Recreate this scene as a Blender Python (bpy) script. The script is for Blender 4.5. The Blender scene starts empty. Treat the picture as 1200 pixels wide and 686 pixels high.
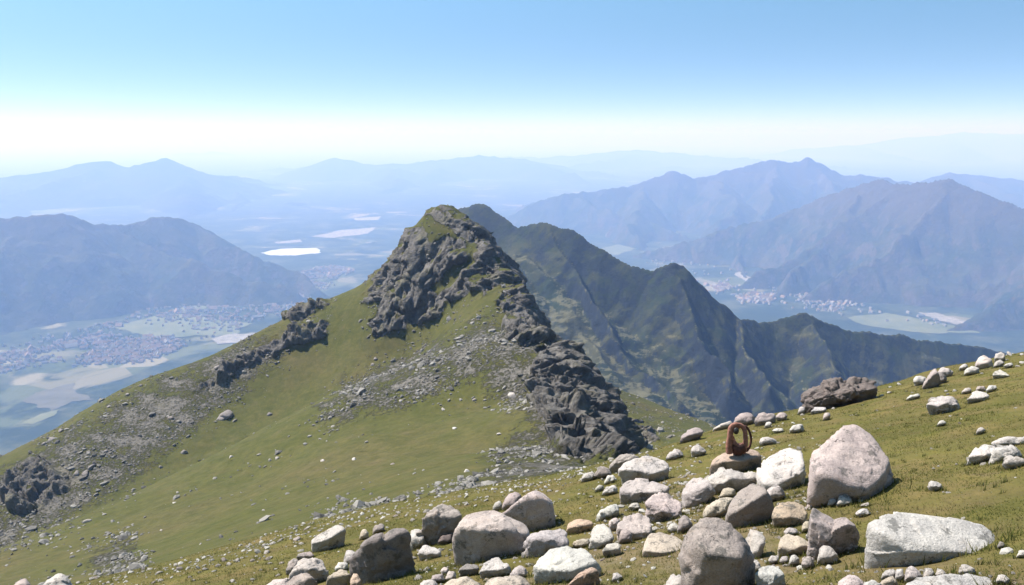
import bpy, bmesh, math, random
import numpy as np
from mathutils import Vector

random.seed(7)
R = math.radians
C = bpy.context.scene.collection
SC = bpy.context.scene

# ------------------------------------------------------------------ camera, world, sun, exposure
F_PX, HORIZON = 942.0, 158.0
PITCH = math.atan((343.0 - HORIZON) / F_PX)
cam_data = bpy.data.cameras.new("camera")
cam_data.sensor_width = 36.0
cam_data.lens = 36.0 * F_PX / 1200.0
cam_data.clip_start = 0.1
cam_data.clip_end = 400000.0
cam = bpy.data.objects.new("camera", cam_data)
C.objects.link(cam)
cam.rotation_euler = (math.pi / 2 - PITCH, 0, 0)
SC.camera = cam

SUN_EL = R(56.0)
SUN_AZ = math.atan2(-0.90, 0.28)          # compass angle from +Y, clockwise positive towards +X
sdir = Vector((math.sin(SUN_AZ) * math.cos(SUN_EL), math.cos(SUN_AZ) * math.cos(SUN_EL), math.sin(SUN_EL)))
sun_data = bpy.data.lights.new("sun", 'SUN')
sun_data.energy = 4.9
sun_data.angle = R(0.53)
sun_data.color = (1.0, 0.955, 0.89)
sun = bpy.data.objects.new("sun", sun_data)
C.objects.link(sun)
sun.rotation_euler = (-sdir).to_track_quat('-Z', 'Y').to_euler()
sun.location = (-60, 40, 120)

SKY_STRETCH = 3.6
SKY_LOW = (0.70, 0.69, 0.71)
SKY_HIGH = (0.98, 1.28, 1.14)
W = bpy.data.worlds.new("World")
SC.world = W
W.use_nodes = True
wn = W.node_tree
sky = wn.nodes.new('ShaderNodeTexSky')
sky.sky_type = 'NISHITA'
sky.sun_disc = False
sky.sun_elevation = SUN_EL
sky.sun_rotation = SUN_AZ
sky.altitude = 300
sky.air_density = 1.0
sky.dust_density = 0.4
sky.ozone_density = 1.0
bg = wn.nodes['Background']
# the blue deepens quickly above the horizon: the sky's height angle is stretched
tc = wn.nodes.new('ShaderNodeTexCoord')
mp = wn.nodes.new('ShaderNodeMapping')
mp.inputs['Scale'].default_value = (1, 1, SKY_STRETCH)
nv = wn.nodes.new('ShaderNodeVectorMath')
nv.operation = 'NORMALIZE'
wn.links.new(tc.outputs['Generated'], mp.inputs['Vector'])
wn.links.new(mp.outputs[0], nv.inputs[0])
wn.links.new(nv.outputs[0], sky.inputs[0])
tint = wn.nodes.new('ShaderNodeMix')
tint.data_type = 'RGBA'
tint.blend_type = 'MULTIPLY'
tint.inputs[0].default_value = 1.0
sx = wn.nodes.new('ShaderNodeSeparateXYZ')
wn.links.new(tc.outputs['Generated'], sx.inputs[0])
gr = wn.nodes.new('ShaderNodeValToRGB')
gr.color_ramp.elements[0].position = 0.0
gr.color_ramp.elements[0].color = (*SKY_LOW, 1)
gr.color_ramp.elements[1].position = 0.20
gr.color_ramp.elements[1].color = (*SKY_HIGH, 1)
wn.links.new(sx.outputs[2], gr.inputs[0])
wn.links.new(gr.outputs[0], tint.inputs[7])
wn.links.new(sky.outputs[0], tint.inputs[6])
wn.links.new(tint.outputs[2], bg.inputs[0])
bg.inputs[1].default_value = 0.094

SC.view_settings.view_transform = 'Standard'
SC.view_settings.look = 'None'
SC.view_settings.exposure = 1.15
SC.view_settings.gamma = 1.0
SC.view_settings.use_curve_mapping = False
SC.render.engine = 'CYCLES'
SC.cycles.max_bounces = 6
SC.cycles.diffuse_bounces = 3
SC.cycles.volume_bounces = 4
SC.cycles.use_denoising = True

HAZE_DENSITY = 0.000108
HAZE_COLOR = (0.335, 0.53, 0.97)
HAZE_ANISO = 0.12

# ------------------------------------------------------------------ pixel <-> world
CP, SP = math.cos(PITCH), math.sin(PITCH)


def ray(px, py):
    u = (px - 600.0) / F_PX
    v = (343.0 - py) / F_PX
    return np.array([u, CP + v * SP, -SP + v * CP])


def at(px, py, Y):
    d = ray(px, py)
    return d * (Y / d[1])


# ------------------------------------------------------------------ noise
_rng = np.random.default_rng(11)
_perm = _rng.permutation(256).astype(np.int32)
_perm = np.concatenate([_perm, _perm, _perm])
_g = _rng.normal(size=(256, 3)).astype(np.float32)
_g /= np.linalg.norm(_g, axis=1)[:, None]


def perlin(p, seed=0):
    p = np.asarray(p, np.float64) + seed * 17.31
    out = np.empty(len(p), np.float32)
    for s in range(0, len(p), 200000):
        q = p[s:s + 200000]
        i = np.floor(q)
        f = (q - i).astype(np.float32)
        i = i.astype(np.int64) & 255
        w = f * f * f * (f * (f * 6 - 15) + 10)
        acc = 0
        for dx in (0, 1):
            wx = w[:, 0] if dx else 1 - w[:, 0]
            a = _perm[(i[:, 0] + dx) & 255]
            for dy in (0, 1):
                wy = w[:, 1] if dy else 1 - w[:, 1]
                b = _perm[a + ((i[:, 1] + dy) & 255)]
                for dz in (0, 1):
                    wz = w[:, 2] if dz else 1 - w[:, 2]
                    g = _g[_perm[b + ((i[:, 2] + dz) & 255)]]
                    dot = g[:, 0] * (f[:, 0] - dx) + g[:, 1] * (f[:, 1] - dy) + g[:, 2] * (f[:, 2] - dz)
                    acc = acc + wx * wy * wz * dot
        out[s:s + 200000] = acc
    return out


def fbm(p, octaves=4, seed=0, gain=0.5, lac=2.03):
    a, t = 1.0, 0
    p = np.asarray(p, np.float64)
    for k in range(octaves):
        t = t + a * perlin(p * lac ** k, seed + k)
        a *= gain
    return t


def ridged(p, octaves=4, seed=0, gain=0.5, lac=2.07):
    a, t = 1.0, 0
    p = np.asarray(p, np.float64)
    for k in range(octaves):
        t = t + a * (1 - 2.2 * np.abs(perlin(p * lac ** k, seed + k)))
        a *= gain
    return t


def cells(p, seed=0):
    """hash of the nearest jittered cell (0..1), and distance to the second nearest minus nearest"""
    p = np.asarray(p, np.float64)
    i = np.floor(p).astype(np.int64)
    f = p - i
    b1 = np.full(len(p), 9.0)
    b2 = np.full(len(p), 9.0)
    h = np.zeros(len(p))
    for dx in (-1, 0, 1):
        for dy in (-1, 0, 1):
            for dz in (-1, 0, 1):
                c = i + np.array([dx, dy, dz])
                k = (c[:, 0] * 73856093 ^ c[:, 1] * 19349663 ^ c[:, 2] * 83492791 ^ (seed * 2654435 + 977)) & 0x7fffffff
                r1 = ((k * 1103515245 + 12345) >> 8 & 0xffff) / 65535.0
                r2 = ((k * 69069 + 1) >> 9 & 0xffff) / 65535.0
                r3 = ((k * 134775813 + 7) >> 7 & 0xffff) / 65535.0
                r4 = ((k * 22695477 + 3) >> 10 & 0xffff) / 65535.0
                d = np.sqrt((dx + r1 - f[:, 0]) ** 2 + (dy + r2 - f[:, 1]) ** 2 + (dz + r3 - f[:, 2]) ** 2)
                n1 = d < b1
                b2 = np.where(n1, b1, np.minimum(b2, d))
                h = np.where(n1, r4, h)
                b1 = np.where(n1, d, b1)
    return h, b2 - b1


def facets(p, seed, tilt=0.8):
    """broken faces: every jittered cell gets its own level and its own tilted plane"""
    p = np.asarray(p, np.float64)
    i = np.floor(p).astype(np.int64)
    f = p - i
    b1 = np.full(len(p), 9.0)
    b2 = np.full(len(p), 9.0)
    out = np.zeros(len(p))
    for dx in (-1, 0, 1):
        for dy in (-1, 0, 1):
            for dz in (-1, 0, 1):
                c = i + np.array([dx, dy, dz])
                k = (c[:, 0] * 73856093 ^ c[:, 1] * 19349663 ^ c[:, 2] * 83492791 ^ (seed * 2654435 + 977)) & 0x7fffffff
                r = [((k * m + a) >> sh & 0xffff) / 65535.0 for m, a, sh in ((1103515245, 12345, 8), (69069, 1, 9), (134775813, 7, 7), (22695477, 3, 10), (214013, 2531011, 6), (16807, 11, 5), (48271, 5, 6))]
                vx, vy, vz = f[:, 0] - dx - r[0], f[:, 1] - dy - r[1], f[:, 2] - dz - r[2]
                d = np.sqrt(vx * vx + vy * vy + vz * vz)
                n1 = d < b1
                b2 = np.where(n1, b1, np.minimum(b2, d))
                val = (r[3] - 0.5) + tilt * (vx * (r[4] - 0.5) + vy * (r[5] - 0.5) + vz * (r[6] - 0.5)) * 2
                out = np.where(n1, val, out)
                b1 = np.where(n1, d, b1)
    return out, b2 - b1


def sstep(a, b, x):
    t = np.clip((x - a) / (b - a), 0, 1)
    return t * t * (3 - 2 * t)


def xyz0(x, y):
    return np.stack([x, y, np.zeros_like(x)], 1)


# ------------------------------------------------------------------ object helpers
def tag(o, label=None, cat=None, group=None, kind=None):
    if label:
        o['label'] = label
    if cat:
        o['category'] = cat
    if group:
        o['group'] = group
    if kind:
        o['kind'] = kind
    return o


def mesh_obj(name, verts, faces, mat, parent=None, smooth=True, attrs=None):
    """verts (N,3) array, faces (M,3|4) array -> linked object"""
    me = bpy.data.meshes.new(name)
    verts = np.asarray(verts, np.float32)
    faces = np.asarray(faces, np.int32)
    k = faces.shape[1]
    me.vertices.add(len(verts))
    me.vertices.foreach_set('co', verts.ravel())
    me.loops.add(faces.size)
    me.loops.foreach_set('vertex_index', faces.ravel())
    me.polygons.add(len(faces))
    me.polygons.foreach_set('loop_start', np.arange(0, faces.size, k, dtype=np.int32))
    me.polygons.foreach_set('use_smooth', np.full(len(faces), smooth, dtype=bool))
    me.update(calc_edges=True)
    me.validate()
    for an, av in (attrs or {}).items():
        a = me.attributes.new(an, 'FLOAT', 'POINT')
        a.data.foreach_set('value', np.asarray(av, np.float32))
    for m in (mat if isinstance(mat, (list, tuple)) else [mat]):
        me.materials.append(m)
    o = bpy.data.objects.new(name, me)
    C.objects.link(o)
    if parent:
        o.parent = parent
    return o


def grid_faces(nr, nc, wrap=False):
    i = np.arange(nr - 1)[:, None]
    j = np.arange(nc if wrap else nc - 1)[None, :]
    a = i * nc + j
    b = i * nc + (j + 1) % nc
    return np.stack([a, b, b + nc, a + nc], -1).reshape(-1, 4)


# ------------------------------------------------------------------ material helper
class NT:
    def __init__(self, name):
        self.m = bpy.data.materials.new(name)
        self.m.use_nodes = True
        self.t = self.m.node_tree
        self.b = self.t.nodes['Principled BSDF']
        self.out = self.t.nodes['Material Output']

    def n(self, typ, **kw):
        nd = self.t.nodes.new(typ)
        for k, v in kw.items():
            setattr(nd, k, v)
        return nd

    def set(self, sock, v):
        if isinstance(v, bpy.types.NodeSocket):
            self.t.links.new(v, sock)
        elif isinstance(v, (tuple, list)) and len(v) == 3 and sock.type == 'RGBA':
            sock.default_value = (*v, 1)
        else:
            sock.default_value = v

    def coord(self, kind='Object'):
        return self.n('ShaderNodeTexCoord').outputs[kind]

    def noise(self, vec, scale, detail=6, rough=0.6, dist=0.0):
        nd = self.n('ShaderNodeTexNoise')
        self.set(nd.inputs['Vector'], vec)
        nd.inputs['Scale'].default_value = scale
        nd.inputs['Detail'].default_value = detail
        nd.inputs['Roughness'].default_value = rough
        nd.inputs['Distortion'].default_value = dist
        return nd.outputs['Fac']

    def voro(self, vec, scale, feature='F1', out='Distance'):
        nd = self.n('ShaderNodeTexVoronoi', feature=feature)
        self.set(nd.inputs['Vector'], vec)
        nd.inputs['Scale'].default_value = scale
        return nd.outputs[out]

    def ramp(self, fac, stops):
        nd = self.n('ShaderNodeValToRGB')
        self.set(nd.inputs[0], fac)
        e = nd.color_ramp.elements
        while len(e) < len(stops):
            e.new(0.5)
        for k, (p, c) in enumerate(stops):
            e[k].position = p
            e[k].color = (*c, 1) if len(c) == 3 else c
        return nd.outputs[0]

    def rng(self, v, a, b, c=0.0, d=1.0):
        nd = self.n('ShaderNodeMapRange')
        self.set(nd.inputs[0], v)
        for i, x in enumerate((a, b, c, d)):
            nd.inputs[i + 1].default_value = x
        return nd.outputs[0]

    def math(self, op, a, b=0.0):
        nd = self.n('ShaderNodeMath', operation=op)
        self.set(nd.inputs[0], a)
        self.set(nd.inputs[1], b)
        return nd.outputs[0]

    def mix(self, fac, a, b, mode='MIX'):
        nd = self.n('ShaderNodeMix', data_type='RGBA', blend_type=mode)
        self.set(nd.inputs[0], fac)
        self.set(nd.inputs[6], a)
        self.set(nd.inputs[7], b)
        return nd.outputs[2]

    def bump(self, h, strength, dist, normal=None):
        nd = self.n('ShaderNodeBump')
        self.set(nd.inputs['Height'], h)
        nd.inputs['Strength'].default_value = strength
        nd.inputs['Distance'].default_value = dist
        if normal is not None:
            self.set(nd.inputs['Normal'], normal)
        return nd.outputs[0]

    def attr(self, name):
        return self.n('ShaderNodeAttribute', attribute_name=name).outputs['Fac']

    def objcolor(self):
        return self.n('ShaderNodeObjectInfo').outputs

    def finish(self, color, rough=0.9, normal=None, spec=0.2):
        self.set(self.b.inputs['Base Color'], color)
        self.set(self.b.inputs['Roughness'], rough)
        self.b.inputs['Specular IOR Level'].default_value = spec
        if normal is not None:
            self.set(self.b.inputs['Normal'], normal)
        return self.m


# ================================================================== MATERIALS OF THE LAND
def mat_hillside():
    k = NT('hillside_turf')
    P = k.coord()
    rock = k.attr('rock')
    scree = k.attr('scree')
    near = k.attr('near')
    # turf: broad patches of green, olive and straw
    big = k.noise(P, 0.022, 5, 0.6)
    mid = k.noise(P, 0.16, 6, 0.65)
    fine = k.noise(P, 1.7, 5, 0.7)
    vfine = k.noise(P, 14.0, 4, 0.75)
    c1 = k.ramp(big, [(0.34, (0.061, 0.069, 0.016)), (0.5, (0.077, 0.084, 0.022)), (0.66, (0.108, 0.092, 0.038))])
    c2 = k.ramp(mid, [(0.3, (0.053, 0.067, 0.014)), (0.55, (0.090, 0.092, 0.026)), (0.75, (0.127, 0.104, 0.048))])
    far_c = k.mix(0.5, c1, c2)
    n1 = k.ramp(k.noise(P, 0.75, 6, 0.65), [(0.32, (0.065, 0.079, 0.014)), (0.47, (0.102, 0.104, 0.025)), (0.6, (0.146, 0.118, 0.046)), (0.74, (0.155, 0.108, 0.055))])
    n2 = k.ramp(fine, [(0.3, (0.062, 0.073, 0.015)), (0.52, (0.112, 0.107, 0.031)), (0.72, (0.161, 0.124, 0.062))])
    near_c = k.mix(0.5, n1, n2)
    turf = k.mix(near, k.mix(1.0, far_c, (0.80, 0.74, 0.82), 'MULTIPLY'), k.mix(1.0, near_c, (1.0, 0.87, 1.0), 'MULTIPLY'))
    tus = k.noise(P, 0.42, 7, 0.72, 0.6)
    turf = k.mix(k.rng(tus, 0.45, 0.60, 0, 0.55), turf, k.mix(1.0, turf, (0.58, 0.62, 0.55), 'MULTIPLY'))
    turf = k.mix(k.rng(tus, 0.46, 0.32, 0, 0.5), turf, k.mix(1.0, turf, (1.40, 1.28, 1.25), 'MULTIPLY'))
    soil_n = k.math('ADD', k.attr('soil'), k.math('MULTIPLY', k.math('SUBTRACT', k.noise(P, 1.6, 6, 0.72), 0.5), 1.6))
    turf = k.mix(k.rng(soil_n, 0.50, 0.72, 0, 0.85), turf, k.ramp(fine, [(0.3, (0.085, 0.060, 0.036)), (0.55, (0.15, 0.112, 0.068)), (0.75, (0.21, 0.165, 0.11))]))
    turf = k.mix(k.rng(fine, 0.35, 0.7, 0.0, 0.45), turf, (0.034, 0.038, 0.011), 'MIX')
    turf = k.mix(k.rng(vfine, 0.42, 0.62, 0.0, 0.4), turf, k.mix(1.0, turf, (1.35, 1.25, 1.1), 'MULTIPLY'))
    # rock
    rn = k.noise(P, 0.35, 8, 0.7)
    rf = k.noise(P, 2.4, 6, 0.7)
    rc = k.ramp(rn, [(0.3, (0.062, 0.058, 0.055)), (0.52, (0.125, 0.115, 0.105)), (0.72, (0.205, 0.188, 0.17))])
    rc = k.mix(k.rng(rf, 0.35, 0.7, 0, 0.6), rc, (0.07, 0.064, 0.06))
    rc = k.mix(k.rng(k.noise(P, 0.11, 4, 0.6), 0.52, 0.68, 0, 0.45), rc, (0.125, 0.115, 0.055))
    # scree: small pale stones between turf
    sv = k.voro(P, 0.9, 'F1', 'Color')
    sc_c = k.mix(0.55, k.ramp(k.noise(P, 1.1, 6, 0.8), [(0.32, (0.07, 0.062, 0.052)), (0.5, (0.145, 0.130, 0.108)), (0.7, (0.25, 0.228, 0.195))]), rc)
    sm = k.math('MULTIPLY', scree, 1.0)
    thr = k.math('ADD', k.math('MULTIPLY', k.noise(P, 0.55, 6, 0.75), 1.0), -0.5)
    st = k.math('ADD', k.math('MULTIPLY', k.noise(P, 0.9, 5, 0.8), 0.6), k.math('MULTIPLY', k.noise(P, 0.12, 4, 0.6), 0.4))
    st = k.math('SUBTRACT', st, k.rng(sm, 0.0, 1.0, 0.62, 0.44))
    sm = k.rng(st, 0.0, 0.07)
    col = k.mix(sm, turf, sc_c)
    rm = k.rng(k.math('ADD', rock, k.math('MULTIPLY', thr, 0.9)), 0.35, 0.55)
    col = k.mix(rm, col, rc)
    # relief
    h_t = k.math('ADD', k.math('MULTIPLY', k.noise(P, 5.0, 6, 0.75), 0.35), k.math('MULTIPLY', k.noise(P, 0.8, 6, 0.7), 1.0))
    b0 = k.bump(h_t, 0.7, 0.22)
    h_r = k.math('ADD', k.noise(P, 0.6, 10, 0.78), k.math('MULTIPLY', k.voro(P, 1.1, 'F1'), 0.5))
    hm = k.math('MULTIPLY', k.math('MAXIMUM', sm, rm), h_r)
    b1 = k.bump(hm, 0.9, 0.8, b0)
    return k.finish(col, 0.95, b1, 0.1)


def mat_far(name, grass, dry, rockc, scale, rock_from=0.62, contrast=1.0, bump=12.0, heath=None, gentle=None):
    """forest, dry grass and rock by steepness and noise, for a mountain seen from a distance"""
    k = NT(name)
    P = k.coord()
    geo = k.n('ShaderNodeNewGeometry')
    sep = k.n('ShaderNodeSeparateXYZ')
    k.t.links.new(geo.outputs['True Normal'], sep.inputs[0])
    nz = sep.outputs[2]
    a = k.noise(P, 3.2 * scale, 7, 0.65, 0.5)
    b = k.noise(P, 14.0 * scale, 7, 0.7)
    c = k.mix(k.rng(a, 0.40, 0.62), grass, dry)
    if heath:
        sp_ = k.n('ShaderNodeSeparateXYZ')
        k.set(sp_.inputs[0], P)
        c = k.mix(k.rng(k.math('ADD', sp_.outputs[2], k.math('MULTIPLY', b, 420.0)), heath[0] + 210, heath[1] + 210), c, heath[2])
    c = k.mix(k.rng(b, 0.4, 0.66, 0, 0.55), c, k.mix(1.0, c, (0.55, 0.55, 0.55), 'MULTIPLY'))
    if gentle:
        c = k.mix(k.rng(k.math('ADD', nz, k.math('MULTIPLY', k.math('SUBTRACT', b, 0.5), 0.25)), 0.83, 0.92, 0, 0.85), c, gentle)
    steep = k.rng(k.math('ADD', nz, k.math('MULTIPLY', k.math('SUBTRACT', b, 0.5), 0.5)), rock_from + 0.07, rock_from - 0.07)
    rr = k.ramp(k.noise(P, 30 * scale, 7, 0.75), [(0.3, tuple(x * 0.55 for x in rockc)), (0.7, tuple(x * 1.25 for x in rockc))])
    c = k.mix(steep, c, rr)
    h = k.math('ADD', k.noise(P, 9 * scale, 9, 0.68), k.math('MULTIPLY', k.noise(P, 40 * scale, 6, 0.7), 0.4))
    return k.finish(c, 0.95, k.bump(h, 0.8 * contrast, bump), 0.1)


# ================================================================== THE NEAR MOUNTAIN AND THE KNOLL UNDER THE CAMERA
PL0, PLX, PLY = -1.7, 0.226, -0.364           # the knoll's slope: z = PL0 + PLX x + PLY y


def plane_hit(px, py):
    d = ray(px, py)
    t = PL0 / (d[2] - PLX * d[0] - PLY * d[1])
    return d * t


# skyline of the knoll, as seen: where its top rolls over
EDGE_PX = [(-250, 760), (-100, 735), (0, 712), (100, 690), (200, 668), (300, 640), (380, 612), (450, 598), (540, 582), (640, 566), (700, 553), (760, 537), (800, 522),
           (850, 503), (900, 491), (940, 482), (1000, 462), (1050, 449), (1100, 434), (1150, 424), (1200, 414), (1300, 396), (1450, 372)]
_e = np.array([plane_hit(*p) for p in EDGE_PX])
EDGE_T = np.arctan2(_e[:, 0], _e[:, 1])
EDGE_R = np.hypot(_e[:, 0], _e[:, 1])


def edge_r(th):
    return np.interp(th, EDGE_T, EDGE_R)


CTRL = []
def cp(px, py, Y):
    CTRL.append(tuple(at(px, py, Y)))
# ridge from the col up to the summit, then down the left arete
RIDGE = [(722, 536, 140), (706, 500, 160), (692, 468, 195), (672, 436, 215), (654, 412, 240), (634, 396, 270), (612, 356, 322), (592, 322, 343), (570, 286, 362), (546, 260, 374), (522, 243, 382)]
ARETE = [(505, 246, 386), (488, 264, 388), (462, 298, 390), (440, 322, 392), (395, 347, 392), (345, 368, 390), (300, 392, 385), (270, 410, 380), (210, 436, 370), (150, 457, 358), (105, 480, 345), (60, 507, 330), (0, 537, 310), (-120, 600, 280)]
for p in RIDGE + ARETE:
    cp(*p)
for p in RIDGE[:-2]:                      # the cliff under the right side of the ridge
    q_ = at(*p)
    CTRL.append((q_[0] + 14, q_[1] + 8, q_[2] - 26))
    CTRL.append((q_[0] + 34, q_[1] + 18, q_[2] - 58))
# grassy spur this side of the gully
for p in [(590, 402, 268), (545, 410, 272), (500, 423, 270), (450, 440, 263), (400, 458, 255), (300, 508, 235), (200, 557, 215), (100, 602, 195), (0, 642, 180), (-150, 690, 160)]:
    cp(*p)
# face in front of the spur
for p in [(600, 470, 200), (640, 520, 150), (560, 520, 160), (500, 480, 205), (500, 540, 140), (400, 520, 185), (400, 580, 115), (300, 560, 185), (300, 605, 130), (200, 600, 165),
          (200, 645, 115), (100, 640, 150), (0, 670, 140), (420, 605, 60), (520, 585, 60), (620, 562, 75), (680, 550, 90), (300, 632, 70), (150, 668, 80)]:
    cp(*p)
# gully and face beyond the spur
for p in [(480, 396, 335), (440, 415, 325), (400, 440, 318), (350, 470, 305), (300, 500, 292), (200, 552, 262), (100, 597, 240), (0, 635, 222), (-120, 680, 200)]:
    q_ = at(*p)
    CTRL.append((q_[0], q_[1], q_[2] - 8))
for p in [(440, 380, 350), (400, 400, 352), (350, 425, 345), (300, 455, 333), (250, 470, 325), (200, 500, 308), (150, 530, 290), (80, 560, 275), (30, 580, 268), (500, 360, 352), (540, 345, 345), (580, 370, 310)]:
    cp(*p)
# apron to the right, far below the ridge's cliff
for p in [(716, 455, 420), (760, 474, 425), (800, 491, 410), (840, 501, 385), (735, 495, 345), (780, 510, 330), (758, 524, 270), (820, 512, 300)]:
    cp(*p)
for (x, y, z) in [(75, 480, -205), (110, 490, -215), (150, 440, -205), (60, 545, -260), (0, 520, -215), (-60, 500, -200), (-120, 490, -215), (-200, 450, -250), (-300, 380, -270),
                  (-330, 250, -240), (0, 620, -300), (120, 620, -320), (-200, 620, -360), (-420, 420, -380), (250, 420, -300), (300, 300, -290), (200, 320, -215), (170, 220, -150), (120, 130, -72), (250, 160, -160), (-420, 150, -260),
                  (-250, 130, -140), (350, 600, -450), (-450, 650, -500), (450, 400, -430), (-260, 0, -60), (260, 0, -20), (0, -120, 25), (200, -150, 20), (-200, -150, 0), (70, 20, 2), (60, 50, -14)]:
    CTRL.append((x, y, z))
for th, f in [(t, f) for t in np.linspace(R(-40), R(40), 9) for f in (0.35, 0.7, 0.98)]:
    r = edge_r(th) * f
    x, y = r * math.sin(th), r * math.cos(th)
    CTRL.append((x, y, PL0 + PLX * x + PLY * y))
for th in np.linspace(R(8), R(45), 6):
    r = edge_r(th) + 28
    x, y = r * math.sin(th), r * math.cos(th)
    CTRL.append((x, y, PL0 + PLX * x + PLY * y - 9))
CTRL = np.array(CTRL)


def tps_fit(pts, lam=2.0):
    n = len(pts)
    d2 = ((pts[:, None, :2] - pts[None, :, :2]) ** 2).sum(-1)
    K = np.where(d2 > 0, 0.5 * d2 * np.log(d2 + 1e-12), 0) + lam * np.eye(n)
    Pm = np.c_[np.ones(n), pts[:, :2]]
    A = np.zeros((n + 3, n + 3))
    A[:n, :n] = K
    A[:n, n:] = Pm
    A[n:, :n] = Pm.T
    return np.linalg.solve(A, np.r_[pts[:, 2], 0, 0, 0])


TW = tps_fit(CTRL)


def tps(x, y):
    out = np.empty(len(x))
    n = len(CTRL)
    for s in range(0, len(x), 50000):
        xs, ys = x[s:s + 50000], y[s:s + 50000]
        d2 = (xs[:, None] - CTRL[None, :, 0]) ** 2 + (ys[:, None] - CTRL[None, :, 1]) ** 2
        out[s:s + 50000] = (0.5 * d2 * np.log(d2 + 1e-12)) @ TW[:n] + TW[n] + TW[n + 1] * xs + TW[n + 2] * ys
    return out


def base_height(x, y):
    x = np.asarray(x, float)
    y = np.asarray(y, float)
    r = np.hypot(x, y)
    th = np.arctan2(x, y)
    re = edge_r(th)
    s = np.maximum(0, r - re)
    pl = PL0 + PLX * x + PLY * y
    pl = pl - 0.012 * np.minimum(s, 30) ** 2
    back = sstep(R(55), R(100), np.abs(th))
    w = sstep(0, 1, np.clip((r - re * (1 - 0.4 * back)) / 30, 0, 1))
    return pl * (1 - w) + tps(x, y) * w


def ground_detail(x, y):
    """small humps of the turf close to the camera"""
    p = xyz0(x, y)
    r = np.hypot(x, y)
    n = 0.10 * fbm(p / 2.6, 3, 3) + 0.035 * fbm(p / 0.5, 3, 9)
    far = 0.9 * fbm(p / 28, 4, 5) + 0.3 * fbm(p / 5, 3, 8)
    return n * sstep(120, 40, r) + far * sstep(45, 140, r)


def ground_z(x, y):
    x = np.atleast_1d(np.asarray(x, float))
    y = np.atleast_1d(np.asarray(y, float))
    return base_height(x, y) + ground_detail(x, y)


def pix_of(p):
    d = p[:, 1] * CP - p[:, 2] * SP
    up = p[:, 1] * SP + p[:, 2] * CP
    d = np.maximum(d, 1e-3)
    return 600 + F_PX * p[:, 0] / d, 343 - F_PX * up / d


def in_poly(px, py, poly):
    c = np.zeros(len(px), bool)
    n = len(poly)
    for i in range(n):
        (x0, y0), (x1, y1) = poly[i], poly[(i + 1) % n]
        if y0 == y1:
            continue
        k = ((y0 > py) != (y1 > py)) & (px < (x1 - x0) * (py - y0) / (y1 - y0) + x0)
        c ^= k
    return c


def poly_dist(px, py, poly):
    """signed distance to a polygon, positive inside"""
    best = np.full(len(px), 1e9)
    n = len(poly)
    for i in range(n):
        (x0, y0), (x1, y1) = poly[i], poly[(i + 1) % n]
        ex, ey = x1 - x0, y1 - y0
        t = np.clip(((px - x0) * ex + (py - y0) * ey) / (ex * ex + ey * ey + 1e-9), 0, 1)
        best = np.minimum(best, (px - x0 - t * ex) ** 2 + (py - y0 - t * ey) ** 2)
    d = np.sqrt(best)
    return np.where(in_poly(px, py, poly), d, -d)


# outlines of the rock faces and stone fields on the near mountain (traced, then laid on the slope)
ROCKS = [
    [(426, 354), (438, 326), (464, 296), (482, 268), (498, 268), (505, 290), (528, 280), (548, 286), (552, 300), (522, 322), (500, 342), (526, 352), (518, 372), (490, 382), (438, 393), (434, 376), (452, 354)],
    [(500, 250), (512, 240), (535, 234), (566, 256), (592, 282), (606, 312), (596, 334), (562, 342), (532, 356), (516, 348), (536, 328), (558, 308), (556, 288), (536, 274), (520, 262)],
    [(580, 352), (598, 332), (632, 348), (660, 396), (612, 406), (592, 396), (594, 376)],
    [(632, 410), (654, 396), (684, 428), (706, 474), (728, 526), (712, 548), (664, 556), (650, 538), (646, 502), (624, 470), (628, 440)],
    [(338, 374), (344, 353), (382, 343), (384, 358), (360, 368), (345, 379)],
    [(225, 463), (262, 430), (290, 414), (312, 403), (345, 384), (385, 376), (378, 396), (350, 405), (330, 416), (290, 426), (258, 450)],
    [(0, 585), (30, 544), (52, 537), (76, 558), (80, 572), (40, 602), (14, 600)],
    [(730, 486), (752, 494), (776, 520), (750, 522), (738, 512)],
]
SCREES = [
    [(-40, 580), (60, 520), (130, 480), (200, 440), (300, 398), (345, 395), (300, 440), (250, 480), (160, 556), (90, 602), (-40, 650)],
    [(375, 478), (440, 432), (520, 402), (580, 372), (640, 385), (665, 440), (600, 475), (560, 446), (470, 474), (380, 495)],
    [(500, 600), (560, 560), (620, 500), (612, 465), (665, 480), (700, 552), (640, 568), (560, 586), (460, 612), (380, 628), (330, 645), (400, 610)],
    [(110, 650), (150, 630), (165, 660), (120, 668)],
    [(715, 450), (850, 500), (830, 512), (730, 520)],
]

print('near mountain ...')
fine_t = np.linspace(R(-37), R(37), 860)
TH = np.concatenate([np.linspace(R(-180), R(-60), 24, endpoint=False), np.linspace(R(-60), R(-37), 40, endpoint=False), fine_t,
                     np.linspace(R(37), R(60), 40)[1:], np.linspace(R(60), R(180), 24, endpoint=False)[1:]])
RR = np.concatenate([np.geomspace(0.3, 6, 30, endpoint=False), np.geomspace(6, 42, 260, endpoint=False), np.geomspace(42, 130, 130, endpoint=False), np.linspace(130, 410, 430, endpoint=False), np.linspace(410, 760, 50)])
gx = (RR[:, None] * np.sin(TH)[None, :]).ravel()
gy = (RR[:, None] * np.cos(TH)[None, :]).ravel()
zb = base_height(gx, gy)
P0 = np.stack([gx, gy, zb], 1)
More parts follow.
